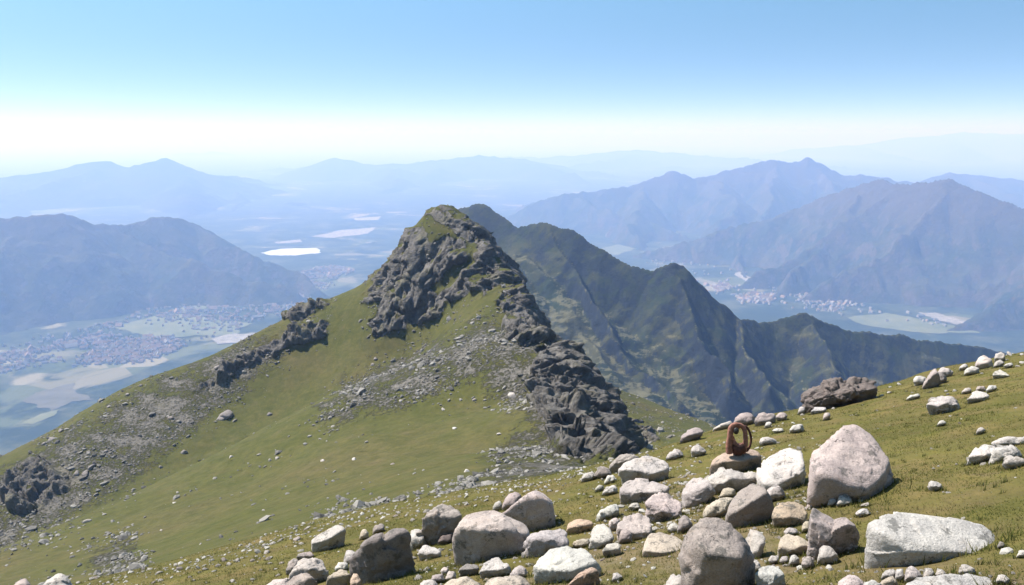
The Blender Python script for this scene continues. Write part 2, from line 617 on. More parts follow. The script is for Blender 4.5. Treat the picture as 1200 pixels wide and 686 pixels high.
# steepness of the bare form
e = 1.5
far_i = np.hypot(gx, gy) > 60
nx = np.zeros_like(zb)
ny = np.zeros_like(zb)
fx, fy = gx[far_i], gy[far_i]
nx[far_i] = (base_height(fx + e, fy) - base_height(fx - e, fy)) / (2 * e)
ny[far_i] = (base_height(fx, fy + e) - base_height(fx, fy - e)) / (2 * e)
slope = np.hypot(nx, ny)
ux, uy = pix_of(P0)
ux = ux + np.where(far_i, 9 * fbm(P0 / 9.0, 3, 21), 0)
uy = uy + np.where(far_i, 9 * fbm(P0 / 9.0, 3, 27), 0)
rock = np.zeros(len(zb))
for poly in ROCKS:
    rock = np.maximum(rock, np.where(far_i, sstep(-5, 5, poly_dist(ux, uy, poly)), 0))
rock = np.maximum(rock, np.where(far_i & (nx < -0.25), sstep(0.85, 1.15, slope + 0.25 * fbm(P0 / 12, 3, 40)), 0))
rock *= sstep(100, 135, np.hypot(gx, gy))
scree = np.zeros(len(zb))
for poly in SCREES:
    scree = np.maximum(scree, np.where(far_i, (0.95 if poly[0][0] < 0 else 0.40 if poly[0][0] == 715 else 0.9) * sstep(-26, 14, poly_dist(ux, uy, poly)), 0))
print('rock verts', int((rock > 0.02).sum()), 'of', len(rock))
zb = zb + ground_detail(gx, gy)
V = np.stack([gx, gy, zb], 1)
ri = np.where(rock > 0.02)[0]
q = P0[ri]
N = np.stack([-nx[ri], -ny[ri], np.full(len(ri), 0.40)], 1)
N[:, 1] -= 0.35
N /= np.linalg.norm(N, axis=1)[:, None]
aq = q * np.array([1, 1, 0.27])
wq = aq + 2.5 * np.stack([fbm(q / 11, 3, 51), fbm(q / 11, 3, 52), fbm(q / 11, 3, 53)], 1)
h1, e1 = facets(wq / 13.0, 1, 1.0)
h2, e2 = facets(wq / 5.6, 2, 1.1)
h3, e3 = facets(wq / 2.4, 3, 1.0)
bulge = sstep(-4, 10, poly_dist(ux[ri], uy[ri], ROCKS[3]))
crag = np.zeros(len(ri))
for poly, cw in zip(ROCKS[4:7], (0.35, 0.7, 1.0)):
    crag = np.maximum(crag, cw * sstep(-3, 7, poly_dist(ux[ri], uy[ri], poly)))
N[:, 2] += 1.1 * crag
N /= np.linalg.norm(N, axis=1)[:, None]
disp = (1.2 * bulge + 3.2 * crag - 1.2 + (1 + 0.15 * bulge) * (5.4 * ridged(aq / 19, 4, 61, 0.5) - 3.4 + (3.2 - 0.8 * bulge) * h1 + 2.5 * h2 + 1.5 * h3
        - 2.2 * sstep(0.08, 0.0, e1) - 1.1 * sstep(0.08, 0.0, e2) + 0.35 * fbm(q / 1.5, 3, 66)))
smt = at(520, 243, 382)
disp = disp * (1 - 0.65 * sstep(24, 6, np.hypot(q[:, 0] - smt[0], q[:, 1] - smt[1])))
V[ri] += N * (disp * rock[ri])[:, None] * 0.85
# turf settles on the ledges of the crags
G_ = V.reshape(len(RR), len(TH), 3)
du = np.gradient(G_, axis=0)
dv = np.roll(G_, -1, 1) - np.roll(G_, 1, 1)
nn = np.cross(dv.reshape(-1, 3), du.reshape(-1, 3))
nz_ = np.abs(nn[:, 2]) / (np.linalg.norm(nn, axis=1) + 1e-9)
nz_ = nz_.reshape(len(RR), len(TH))
nz_ = (nz_ + np.roll(nz_, 1, 1) + np.roll(nz_, -1, 1) + np.roll(nz_, 1, 0) + np.roll(nz_, -1, 0)).ravel() / 5
ledge = sstep(0.70, 0.86, nz_ + 0.30 * fbm(P0 / 16, 3, 47))
bl = np.zeros(len(rock))
bl[ri] = bulge
rock = rock * (1 - 0.8 * ledge * (1 - 0.7 * bl))
near_a = sstep(90, 25, np.hypot(gx, gy))
soil = np.zeros(len(zb))
sx_, sy_ = pix_of(P0)
for poly, wt in (([(480, 700), (640, 660), (720, 590), (800, 560), (960, 570), (975, 640), (1200, 655), (1260, 720), (480, 760)], 0.62), ([(1020, 520), (1260, 500), (1260, 600), (1060, 590)], 0.34), ([(640, 520), (860, 505), (860, 570), (660, 600)], 0.25)):
    soil = np.maximum(soil, np.where(~far_i, wt * sstep(-40, 25, poly_dist(sx_, sy_, poly)), 0))
hill = mesh_obj('hillside', V, grid_faces(len(RR), len(TH), True), mat_hillside(), attrs={'rock': rock, 'scree': scree, 'near': near_a, 'soil': soil})
tag(hill, 'green turf hillside rising to a dark rocky summit', 'mountain', kind='structure')


# ================================================================== MOUNTAINS BUILT FROM THEIR CREST LINES
def spurs(crest, base_z, rng, step, length, side=(1, 1), slope=0.62, sub=True):
    """segments (x0,y0,z0,x1,y1,z1) of a crest and of the spurs that run down from it"""
    seg = []
    pts = np.array(crest)
    for a, b in zip(pts[:-1], pts[1:]):
        seg.append((*a, *b))
    L = np.r_[0, np.cumsum(np.linalg.norm(np.diff(pts[:, :2], axis=0), axis=1))]
    d = step * 0.4
    while d < L[-1]:
        k = np.searchsorted(L, d) - 1
        t = (d - L[k]) / (L[k + 1] - L[k])
        p = pts[k] * (1 - t) + pts[k + 1] * t
        dirv = pts[k + 1][:2] - pts[k][:2]
        dirv /= np.linalg.norm(dirv) + 1e-9
        for sgn in (1, -1):
            if not side[0 if sgn > 0 else 1]:
                continue
            nrm = np.array([-dirv[1], dirv[0]]) * sgn
            ang = rng.normal(0, 0.28)
            nrm = np.array([nrm[0] * math.cos(ang) - nrm[1] * math.sin(ang), nrm[0] * math.sin(ang) + nrm[1] * math.cos(ang)])
            ln = length * rng.uniform(0.7, 1.2)
            n = 6
            prev = p.copy()
            prev[2] -= 0.01 * length
            bend = rng.normal(0, 0.12)
            for i in range(1, n + 1):
                a2 = bend * i
                dv = np.array([nrm[0] * math.cos(a2) - nrm[1] * math.sin(a2), nrm[0] * math.sin(a2) + nrm[1] * math.cos(a2)])
                nxt = prev.copy()
                nxt[:2] += dv * ln / n
                f = (i / n)
                nxt[2] = p[2] + (base_z - p[2]) * (f ** 0.85) * rng.uniform(0.95, 1.05)
                seg.append((*prev, *nxt))
                if sub and i in (1, 2, 3, 4):
                    for s2 in (1, -1):
                        a3 = s2 * rng.uniform(0.6, 1.0)
                        d3 = np.array([dv[0] * math.cos(a3) - dv[1] * math.sin(a3), dv[0] * math.sin(a3) + dv[1] * math.cos(a3)])
                        l3 = ln * rng.uniform(0.22, 0.4)
                        q3 = nxt.copy()
                        q3[:2] += d3 * l3
                        q3[2] = nxt[2] - l3 * slope * 1.25
                        st = prev * 0.4 + nxt * 0.6
                        st[2] -= 0.01 * length
                        seg.append((*st, *q3))
                prev = nxt
        d += step * rng.uniform(0.7, 1.3)
    return seg


def ridge_height(x, y, seg, k, floor, chunk=20000):
    seg = np.array(seg, np.float32)
    ax, ay, az = seg[:, 0], seg[:, 1], seg[:, 2]
    ex, ey, ez = seg[:, 3] - ax, seg[:, 4] - ay, seg[:, 5] - az
    ll = ex * ex + ey * ey + 1e-6
    out = np.empty(len(x), np.float32)
    for s in range(0, len(x), chunk):
        xs, ys = x[s:s + chunk, None].astype(np.float32), y[s:s + chunk, None].astype(np.float32)
        t = np.clip(((xs - ax) * ex + (ys - ay) * ey) / ll, 0, 1)
        d = np.sqrt((xs - ax - t * ex) ** 2 + (ys - ay - t * ey) ** 2)
        out[s:s + chunk] = (az + t * ez - k * d).max(1)
    return np.maximum(out, floor)


VALLEY = -1100.0


def mountain(name, label, crest_px, mat, cell, step, length, k, seed, pad=(1500, 1500, 1500, 1500), base=VALLEY, warp=1.0, extra=(), sub=True, rough=1.0, shoulder=(), k2=0.5):
    rng = np.random.default_rng(seed)
    crest = [at(*p) for p in crest_px]
    seg = spurs(crest, base - 40, rng, step, length, sub=sub, slope=k * 0.75)
    for poly in extra:
        pp = [at(*p) for p in poly]
        seg += [(*a, *b) for a, b in zip(pp[:-1], pp[1:])]
    c = np.array(crest)
    x0, x1 = c[:, 0].min() - pad[0], c[:, 0].max() + pad[1]
    y0, y1 = c[:, 1].min() - pad[2], c[:, 1].max() + pad[3]
    X, Y = np.meshgrid(np.arange(x0, x1, cell), np.arange(y0, y1, cell))
    x, y = X.ravel(), Y.ravel()
    p = xyz0(x, y)
    L = step
    wx = warp * L * (0.22 * fbm(p / (L * 0.9), 4, seed) + 0.03 * fbm(p / (L * 0.12), 2, seed + 9))
    wy = warp * L * (0.22 * fbm(p / (L * 0.9), 4, seed + 4) + 0.03 * fbm(p / (L * 0.12), 2, seed + 14))
    # the crest itself stays where it was seen: warping dies out close to it
    z0 = ridge_height(x, y, [(*a, *b) for a, b in zip(c[:-1], c[1:])], 1.0, -1e9)
    zi = ridge_height(x, y, [(*a, *b) for a, b in zip(c[:-1], c[1:])], 0.0, -1e9)
    del zi
    dcrest = np.full(len(x), 1e9)
    for a, b in zip(c[:-1], c[1:]):
        ee = b[:2] - a[:2]
        t = np.clip(((x - a[0]) * ee[0] + (y - a[1]) * ee[1]) / (ee @ ee), 0, 1)
        dcrest = np.minimum(dcrest, np.hypot(x - a[0] - t * ee[0], y - a[1] - t * ee[1]))
    dw = sstep(0.0, L * 0.7, dcrest) * 0.92 + 0.08
    z = ridge_height(x + wx * dw, y + wy * dw, seg, k, base - 60)
    if shoulder:
        sg = []
        for poly in shoulder:
            pp = [at(*p) for p in poly]
            sg += [(*a, *b) for a, b in zip(pp[:-1], pp[1:])]
        z = np.maximum(z, ridge_height(x + 0.4 * wx, y + 0.4 * wy, sg, k2, -1e9))
    z = z + rough * L * (0.055 * ridged(p / (L * 0.55), 4, seed + 20) - 0.05) * (0.25 + 0.75 * dw) * sstep(base - 60, base + 120, z) + rough * L * 0.026 * fbm(p / (L * 0.16), 4, seed + 30)
    o = mesh_obj(name, np.stack([x, y, z], 1), grid_faces(*X.shape), mat)
    tag(o, label, 'mountain', kind='structure')
    return o


print('mid ridge ...')
M_MID = mat_far('mid_ridge_rock_and_turf', (0.020, 0.029, 0.015), (0.052, 0.051, 0.028), (0.017, 0.021, 0.028), 0.0042, rock_from=0.60, bump=6.0, gentle=(0.095, 0.088, 0.050))
M_FOREST = mat_far('forested_mountain', (0.016, 0.026, 0.013), (0.052, 0.050, 0.028), (0.070, 0.058, 0.046), 0.0012, rock_from=0.55, bump=30.0, heath=(-760, -520, (0.058, 0.048, 0.035)))
M_RANGE = mat_far('distant_range', (0.012, 0.020, 0.010), (0.03, 0.029, 0.018), (0.05, 0.043, 0.036), 0.0004, rock_from=0.60, bump=40.0)

mountain('mountain', 'dark craggy ridge behind the near summit', [(500, 262, 1650), (530, 250, 1600), (548, 242, 1580), (562, 239, 1560), (574, 243, 1540), (586, 253, 1515), (606, 267, 1470), (640, 262, 1430), (670, 270, 1400), (700, 290, 1370), (740, 313, 1340), (765, 319, 1325), (778, 311, 1316), (789, 307, 1310), (799, 312, 1310), (806, 320, 1310),
          (830, 343, 1310), (865, 373, 1320), (900, 378, 1380), (945, 366, 1400), (985, 386, 1420), (1050, 393, 1450), (1100, 400, 1480), (1160, 408, 1500), (1260, 440, 1500)],
         M_MID, 3.2, 175, 560, 1.3, 3, rough=1.25, pad=(350, 250, 720, 420), base=-820, shoulder=[[(622, 300, 1385), (655, 345, 1290), (690, 402, 1180), (730, 452, 1075)], [(606, 300, 1400), (625, 350, 1270), (650, 420, 1120)]], k2=0.50,
         extra=[[(640, 262, 1430), (672, 315, 1330), (700, 365, 1235), (735, 430, 1130), (790, 480, 1040)],
                [(797, 328, 1287), (803, 348, 1264), (818, 400, 1195), (850, 450, 1130)],
                [(865, 373, 1320), (878, 410, 1240), (900, 455, 1130)],
                [(950, 380, 1370), (957, 402, 1326), (975, 440, 1240)]])
mountain('mountain', 'hazy blue wooded mountain at the left beyond the valley', [(-260, 268, 4700), (-150, 262, 4900), (-60, 262, 5000), (0, 257, 5100), (70, 250, 5300), (110, 262, 5500), (145, 265, 5700), (190, 253, 5900), (225, 260, 6100), (270, 285, 6350), (310, 312, 6600), (345, 327, 6800)],
         M_FOREST, 17, 520, 2000, 0.80, 5, sub=False, rough=1.3, pad=(1200, 700, 2200, 1800))
mountain('mountain', 'broad wooded mountain with long spurs across the valley at the right', [(835, 292, 7500), (870, 270, 7350), (930, 245, 7100), (980, 226, 6800), (1030, 210, 6500), (1060, 217, 6200), (1110, 210, 5900), (1150, 225, 5700), (1200, 246, 5500), (1290, 268, 5300), (1420, 262, 5200)],
         M_FOREST, 17, 520, 1750, 0.98, 8, sub=False, rough=1.7, pad=(1500, 900, 2300, 2200))
mountain('mountain', 'blue mountain with a twin summit behind the right valley', [(585, 262, 9800), (620, 240, 9700), (660, 228, 9700), (700, 223, 9800), (740, 219, 9900), (790, 200, 10000), (815, 210, 10000), (870, 196, 10100), (902, 187, 10200), (925, 191, 10200), (948, 186, 10300), (985, 203, 10300), (1040, 209, 10400), (1120, 222, 10500)],
         M_FOREST, 28, 720, 2800, 0.85, 12, sub=False, rough=1.5, pad=(1200, 1500, 2800, 2200))
mountain('mountain', 'bluish mountain at the far right behind the wooded spurs', [(1020, 235, 11500), (1070, 215, 11600), (1112, 202, 11700), (1145, 206, 11800), (1180, 209, 11800), (1260, 222, 11800), (1400, 235, 11800)],
         M_FOREST, 50, 1000, 2600, 0.55, 15, pad=(1500, 1500, 2500, 2200))
print('far ranges ...')
mountain('mountain', 'pale blue range with two small peaks at the far left', [(-200, 222, 13500), (-80, 214, 13500), (0, 208, 13800), (60, 201, 14000), (100, 192, 14200), (124, 189, 14300), (150, 196, 14400), (192, 186, 14500), (235, 203, 14800), (290, 214, 15200), (340, 226, 15600), (400, 245, 16000)],
         M_RANGE, 90, 1500, 4200, 0.42, 18, pad=(2500, 2000, 5200, 4000))
mountain('mountain', 'low blue hill in the middle of the valley plain', [(255, 262, 12800), (290, 252, 12800), (345, 236, 12800), (385, 246, 12800), (420, 260, 12800)],
         M_RANGE, 60, 800, 1600, 0.40, 19, pad=(1500, 1500, 2200, 2200))
mountain('mountain', 'pale blue range in the middle distance behind the summit', [(290, 232, 20000), (345, 207, 20500), (392, 185, 21000), (430, 193, 21000), (480, 192, 21500), (560, 183, 22000), (620, 187, 22500), (660, 196, 23000), (710, 205, 23500), (780, 222, 24000)],
         M_RANGE, 140, 2200, 6500, 0.34, 22, pad=(4000, 4000, 7500, 5000))
mountain('mountain', 'very pale range right of the centre on the horizon', [(540, 196, 29000), (650, 185, 30000), (745, 176, 31000), (820, 182, 31500), (900, 190, 32000), (980, 200, 32000)],
         M_RANGE, 240, 3200, 8500, 0.30, 25, pad=(4000, 4000, 9000, 5000))
mountain('mountain', 'faint range highest at the right end of the horizon', [(830, 192, 42000), (940, 174, 42000), (1010, 170, 42000), (1060, 162, 42000), (1130, 155, 42000), (1200, 158, 42000), (1300, 163, 42000), (1420, 170, 42000)],
         M_RANGE, 320, 4200, 11000, 0.30, 28, pad=(4000, 4000, 11000, 6000))
mountain('mountain', 'faint range at the left end of the horizon', [(-180, 190, 40000), (-60, 186, 40000), (10, 188, 40000), (60, 186, 40000), (130, 196, 40000), (205, 181, 43000), (260, 178, 43000), (310, 187, 43000), (380, 200, 43000)],
         M_RANGE, 320, 4200, 11000, 0.30, 31, pad=(4000, 4000, 11000, 6000))

mountain('mountain', 'low pale blue foothills across the plain left of the summit', [(90, 246, 15500), (150, 240, 15500), (215, 232, 16000), (262, 238, 16500), (330, 231, 17000), (400, 226, 17500), (460, 232, 18000), (520, 236, 18000)],
         M_RANGE, 80, 1100, 2600, 0.40, 41, pad=(2000, 2000, 3000, 2500))
mountain('mountain', 'low blue foothills behind the valley right of the summit', [(470, 262, 11500), (520, 250, 12000), (570, 246, 12500), (640, 240, 13500), (700, 234, 14500), (760, 232, 15000)],
         M_RANGE, 60, 900, 2200, 0.42, 43, pad=(1500, 1500, 2500, 2200))

# ------------------------------------------------------------------ valley floor
def mat_valley():
    k = NT('valley_floor_woods_and_fields')
    P = k.coord()
    a = k.noise(P, 0.0011, 6, 0.62, 0.8)
    b = k.noise(P, 0.006, 6, 0.7)
    woods = k.mix(k.rng(b, 0.42, 0.60), (0.010, 0.020, 0.009), k.mix(k.rng(k.noise(P, 0.0028, 5, 0.65), 0.42, 0.58), (0.022, 0.034, 0.015), (0.060, 0.066, 0.036)))
    cell = k.voro(P, 0.0045, 'F1', 'Color')
    sp = k.n('ShaderNodeSeparateColor')
    k.t.links.new(cell, sp.inputs[0])
    fields = k.ramp(sp.outputs[0], [(0.0, (0.05, 0.065, 0.028)), (0.35, (0.08, 0.088, 0.042)), (0.65, (0.12, 0.112, 0.065)), (0.9, (0.17, 0.155, 0.105))])
    f = k.rng(a, 0.57, 0.62)
    col = k.mix(f, woods, fields)
    return k.finish(col, 0.95, k.bump(b, 0.5, 12.0), 0.1)


S = 75000
vv = np.array([(-S, -6000, VALLEY), (S, -6000, VALLEY), (S, S, VALLEY), (-S, S, VALLEY)])
vo = mesh_obj('valley_floor', vv, [[0, 1, 2, 3]], mat_valley())
tag(vo, 'flat valley floor with woods, fields and towns', 'valley', kind='structure')

# ================================================================== LAND COVER OF THE VALLEY: fields, water, river gravel, towns
def flat_mat(name, a, b, scale, rough=0.9):
    k = NT(name)
    P = k.coord()
    return k.finish(k.mix(k.rng(k.noise(P, scale, 5, 0.65), 0.35, 0.65), a, b), rough, None, 0.2)


M_PALE_FIELD = flat_mat('pale_stubble_field', (0.058, 0.057, 0.038), (0.092, 0.088, 0.062), 0.01)
M_GREEN_FIELD = flat_mat('grey_green_pasture', (0.07, 0.085, 0.042), (0.12, 0.125, 0.066), 0.006)
M_GRAVEL = flat_mat('white_river_gravel', (0.12, 0.115, 0.105), (0.24, 0.23, 0.215), 0.02)
M_WATER = flat_mat('milky_shallow_water', (0.34, 0.37, 0.39), (0.50, 0.53, 0.55), 0.006, 0.35)


def valley_pt(px, py):
    d = ray(px, py)
    return d * (VALLEY / d[2])


def patch(name, poly, mat, lift, label, seed=0):
    pts = np.array([valley_pt(*p) for p in poly])
    out = []
    n = len(pts)
    for i in range(n):
        a, b = pts[i], pts[(i + 1) % n]
        for j in range(14):
            out.append(a + (b - a) * j / 14)
    out = np.array(out)
    size = np.ptp(out[:, 0]) + np.ptp(out[:, 1])
    q = xyz0(out[:, 0], out[:, 1]) / (size * 0.09)
    out[:, 0] += size * 0.028 * fbm(q, 5, 70 + seed, 0.6)
    out[:, 1] += size * 0.036 * fbm(q, 5, 80 + seed, 0.6)
    bm = bmesh.new()
    f = bm.faces.new([bm.verts.new((p[0], p[1], VALLEY + lift)) for p in out])
    bmesh.ops.triangulate(bm, faces=[f])
    for f in bm.faces:
        if f.normal.z < 0:
            f.normal_flip()
    me = bpy.data.meshes.new(name)
    bm.to_mesh(me)
    bm.free()
    me.materials.append(mat)
    o = bpy.data.objects.new(name, me)
    C.objects.link(o)
    tag(o, label, name, kind='structure')
    return o


patch('field', [(28, 470), (40, 461), (62, 455), (84, 450), (90, 461), (112, 468), (82, 472), (62, 482), (44, 475)], M_PALE_FIELD, 2.0, 'bare tan field among dark woods', 1)
patch('field', [(25, 497), (48, 486), (70, 480), (64, 488), (38, 498)], M_GREEN_FIELD, 2.6, 'long thin green field below the tan field', 3)
patch('field', [(200, 352), (236, 338), (272, 343), (264, 360), (216, 366)], M_GREEN_FIELD, 2.9, 'grey green pasture beside the hill foot', 4)
patch('field', [(130, 384), (196, 367), (292, 380), (272, 393), (180, 397)], M_GREEN_FIELD, 3.2, 'wide grey green pasture in front of the town', 5)
patch('field', [(112, 350), (150, 352), (176, 360), (160, 368), (120, 360)], M_PALE_FIELD, 3.8, 'pale field under the wooded slope', 7)
patch('lake', [(306, 297), (330, 292), (372, 291.5), (376, 297), (345, 300), (316, 300)], M_WATER, 4.2, 'bright white lake on the plain', 8)
patch('gravel', [(364, 278), (400, 270), (440, 267), (432, 274), (392, 279)], M_GRAVEL, 2.1, 'white gravel flats beyond the lake', 9)
patch('gravel', [(322, 284), (352, 281), (354, 284), (326, 286)], M_GRAVEL, 2.4, 'thin white strip beyond the lake', 10)
patch('gravel', [(414, 256), (446, 254), (444, 258), (418, 259)], M_GRAVEL, 2.7, 'far white strip on the plain', 11)
patch('gravel', [(248, 398), (268, 392), (298, 393), (290, 402), (256, 404)], M_GRAVEL, 4.0, 'bright white gravel yard beside the slope', 12)
patch('gravel', [(858, 322), (868, 319), (884, 328), (916, 335), (910, 338), (876, 331)], M_GRAVEL, 2.2, 'white river bed curving at the foot of the mountain', 13)
patch('gravel', [(1076, 367), (1096, 367), (1130, 376), (1164, 386), (1150, 387), (1100, 376)], M_GRAVEL, 2.5, 'white river bed at the right valley', 14)
patch('field', [(990, 372), (1040, 368), (1110, 380), (1150, 391), (1070, 390), (1010, 381)], M_GREEN_FIELD, 2.8, 'green river meadow in the right valley', 15)
patch('field', [(768, 292), (800, 286), (830, 286), (826, 293), (790, 297)], M_PALE_FIELD, 3.1, 'pale fields far up the right valley', 16)
patch('field', [(700, 292), (740, 283), (752, 290), (720, 300)], M_GREEN_FIELD, 3.4, 'green fields far up the right valley', 17)


def town(polys, n, seed, label):
    """hundreds of tiny gabled houses standing on the valley floor, a far-off town that reads as one mass"""
    rng = np.random.default_rng(seed)
    V_, F_, MI = [], [], []
    k = 0
    for poly in polys:
        pp = np.array([valley_pt(*p)[:2] for p in poly])
        lo, hi = pp.min(0), pp.max(0)
        made = 0
        while made < n:
            c = lo + (hi - lo) * rng.random(2)
            if not in_poly(np.array([c[0]]), np.array([c[1]]), [tuple(a) for a in pp])[0]:
                continue
            if fbm(np.array([[c[0] / 420, c[1] / 420, 0]]), 3, 90)[0] < rng.uniform(-0.35, 0.25):
                continue
            w, d, h = rng.uniform(7, 16), rng.uniform(9, 26), rng.uniform(5, 11)
            if rng.random() < 0.03:
                w, d = w * 2.2, d * 2.4
            a = rng.choice([0.3, 0.3 + math.pi / 2]) + rng.normal(0, 0.15)
            ca, sa = math.cos(a), math.sin(a)
            loc = [(-w, -d, -4), (w, -d, -4), (w, d, -4), (-w, d, -4), (-w, -d, h), (w, -d, h), (w, d, h), (-w, d, h), (0, -d, h + w * 0.55), (0, d, h + w * 0.55)]
            V_ += [(c[0] + 0.5 * (x * ca - y * sa), c[1] + 0.5 * (x * sa + y * ca), VALLEY + z) for x, y, z in loc]
            F_ += [[k, k + 1, k + 5, k + 4], [k + 1, k + 2, k + 6, k + 5], [k + 2, k + 3, k + 7, k + 6], [k + 3, k, k + 4, k + 7],
                   [k + 5, k + 6, k + 9, k + 8], [k + 7, k + 4, k + 8, k + 9], [k + 4, k + 5, k + 8, k + 8], [k + 6, k + 7, k + 9, k + 9]]
            rm = 1 if rng.random() < 0.6 else 2
            MI += [0, 0, 0, 0, rm, rm, 0, 0]
            k += 10
            made += 1
    me = bpy.data.meshes.new('town')
    me.from_pydata(V_, [], [f if f[2] != f[3] else f[:3] for f in F_])
    for m in (M_WALL, M_ROOF, M_ROOFW):
        me.materials.append(m)
    me.polygons.foreach_set('material_index', MI)
    o = bpy.data.objects.new('town', me)
    C.objects.link(o)
    tag(o, label, kind='stuff')


M_WALL = flat_mat('white_house_walls', (0.17, 0.16, 0.145), (0.27, 0.255, 0.235), 0.02)
M_ROOF = flat_mat('clay_tile_roofs', (0.14, 0.095, 0.075), (0.20, 0.15, 0.12), 0.02)
M_ROOFW = flat_mat('pale_sheet_roofs', (0.11, 0.105, 0.10), (0.20, 0.195, 0.19), 0.02)
town([[(-60, 445), (0, 405), (120, 380), (230, 345), (330, 330), (400, 330), (330, 372), (230, 402), (160, 428), (60, 436)]], 650, 7, 'scattered farmsteads and houses across the left valley')
town([[(740, 300), (840, 300), (900, 330), (1060, 365), (1150, 388), (1060, 380), (930, 365), (830, 345)]], 160, 8, 'scattered houses along the right valley')
town([[(-20, 440), (0, 415), (60, 405), (130, 392), (190, 392), (222, 403), (180, 424), (100, 430), (0, 440)]], 900, 1, 'pale town spread below the left mountain')
town([[(180, 376), (240, 345), (300, 330), (352, 340), (330, 365), (290, 380), (230, 378)], [(350, 320), (390, 310), (415, 318), (380, 335), (350, 335)]], 420, 2, 'pale town in the middle of the left valley')
town([[(935, 346), (965, 343), (1020, 358), (1022, 367), (985, 368), (945, 358)], [(862, 348), (885, 342), (912, 345), (905, 356), (870, 357)], [(835, 336), (850, 330), (858, 338), (842, 344)]], 190, 3, 'clay roofed village by the river in the right valley')

# ================================================================== ROCKS
def mat_stone():
    k = NT('weathered_granite')
    oi = k.n('ShaderNodeObjectInfo')
    P0_ = k.coord()
    add = k.n('ShaderNodeVectorMath', operation='ADD')
    k.set(add.inputs[0], P0_)
    sc = k.n('ShaderNodeVectorMath', operation='SCALE')
    sc.inputs[0].default_value = (37.0, 53.0, 71.0)
    k.t.links.new(oi.outputs['Random'], sc.inputs['Scale'])
    k.t.links.new(sc.outputs[0], add.inputs[1])
    P = add.outputs[0]
    base = oi.outputs['Color']
    big = k.noise(P, 2.6, 6, 0.62, 0.4)
    mid = k.noise(P, 11.0, 6, 0.7)
    grain = k.noise(P, 70.0, 3, 0.8)
    c = k.mix(k.rng(big, 0.32, 0.7, 0.0, 1.0), k.mix(1.0, base, (0.74, 0.73, 0.74), 'MULTIPLY'), k.mix(1.0, base, (1.18, 1.16, 1.12), 'MULTIPLY'))
    c = k.mix(k.rng(mid, 0.42, 0.68, 0, 0.42), c, k.mix(1.0, base, (0.62, 0.60, 0.60), 'MULTIPLY'))
    c = k.mix(k.rng(grain, 0.52, 0.64, 0, 0.5), c, k.mix(1.0, base, (0.55, 0.54, 0.54), 'MULTIPLY'))
    c = k.mix(k.rng(grain, 0.46, 0.36, 0, 0.45), c, k.mix(1.0, base, (1.35, 1.34, 1.32), 'MULTIPLY'))
    lich = k.rng(k.math('ADD', k.noise(P, 5.0, 5, 0.7), k.math('MULTIPLY', k.noise(P, 33.0, 3, 0.7), 0.35)), 0.74, 0.80, 0, 0.65)
    c = k.mix(lich, c, (0.075, 0.074, 0.066))
    ck = k.n('ShaderNodeTexVoronoi', feature='DISTANCE_TO_EDGE')
    wv = k.n('ShaderNodeVectorMath', operation='MULTIPLY_ADD')
    k.set(wv.inputs[0], k.n('ShaderNodeTexNoise').outputs['Color'])
    k.set(wv.inputs[2], P)
    wv.inputs[1].default_value = (0.35, 0.35, 0.35)
    k.set(ck.inputs['Vector'], wv.outputs[0])
    ck.inputs['Scale'].default_value = 2.3
    crack = k.math('MULTIPLY', k.rng(ck.outputs['Distance'], 0.009, 0.0), k.rng(k.noise(P, 1.9, 3, 0.5), 0.60, 0.68))
    c = k.mix(k.math('MULTIPLY', crack, 0.5), c, (0.05, 0.046, 0.042))
    och = k.rng(k.noise(P, 3.1, 4, 0.6, 1.0), 0.60, 0.74, 0, 0.30)
    c = k.mix(och, c, k.mix(1.0, base, (1.1, 0.88, 0.66), 'MULTIPLY'))
    b0 = k.bump(k.noise(P, 8.0, 9, 0.74), 0.8, 0.07)
    pits = k.rng(k.voro(P, 38.0, 'F1'), 0.0, 0.35, 0.0, 1.0)
    b0 = k.bump(k.math('SUBTRACT', 1.0, crack), 0.9, 0.03, b0)
    b1 = k.bump(k.math('ADD', k.math('MULTIPLY', grain, 0.6), k.math('MULTIPLY', pits, 0.4)), 0.4, 0.012, b0)
    return k.finish(c, 0.88, b1, 0.25)


M_STONE = mat_stone()
COL = {'n': (0.34, 0.265, 0.215), 'p': (0.38, 0.345, 0.318), 'w': (0.44, 0.408, 0.378), 'g': (0.305, 0.258, 0.236), 'q': (0.445, 0.362, 0.345), 'k': (0.42, 0.355, 0.325), 't': (0.41, 0.345, 0.275), 'd': (0.20, 0.178, 0.17), 'o': (0.40, 0.30, 0.225), 'b': (0.135, 0.113, 0.102)}

_ico = {}
def ico(n):
    if n not in _ico:
        bm = bmesh.new()
        bmesh.ops.create_icosphere(bm, subdivisions=n, radius=1.0)
        v = np.array([x.co[:] for x in bm.verts])
        f = np.array([[x.index for x in p.verts] for p in bm.faces])
        bm.free()
        _ico[n] = (v, f)
    return _ico[n]


def hull_planes(pts):
    bm = bmesh.new()
    for p in pts:
        bm.verts.new(p)
    bmesh.ops.convex_hull(bm, input=bm.verts, use_existing_faces=False)
    bm.normal_update()
    out = []
    for f in bm.faces:
        if f.calc_area() > 1e-9:
            out.append((np.array(f.normal), float(np.dot(f.normal, f.calc_center_median()))))
    bm.free()
    N_ = np.array([a for a, _ in out])
    D_ = np.array([b for _, b in out])
    return N_, D_


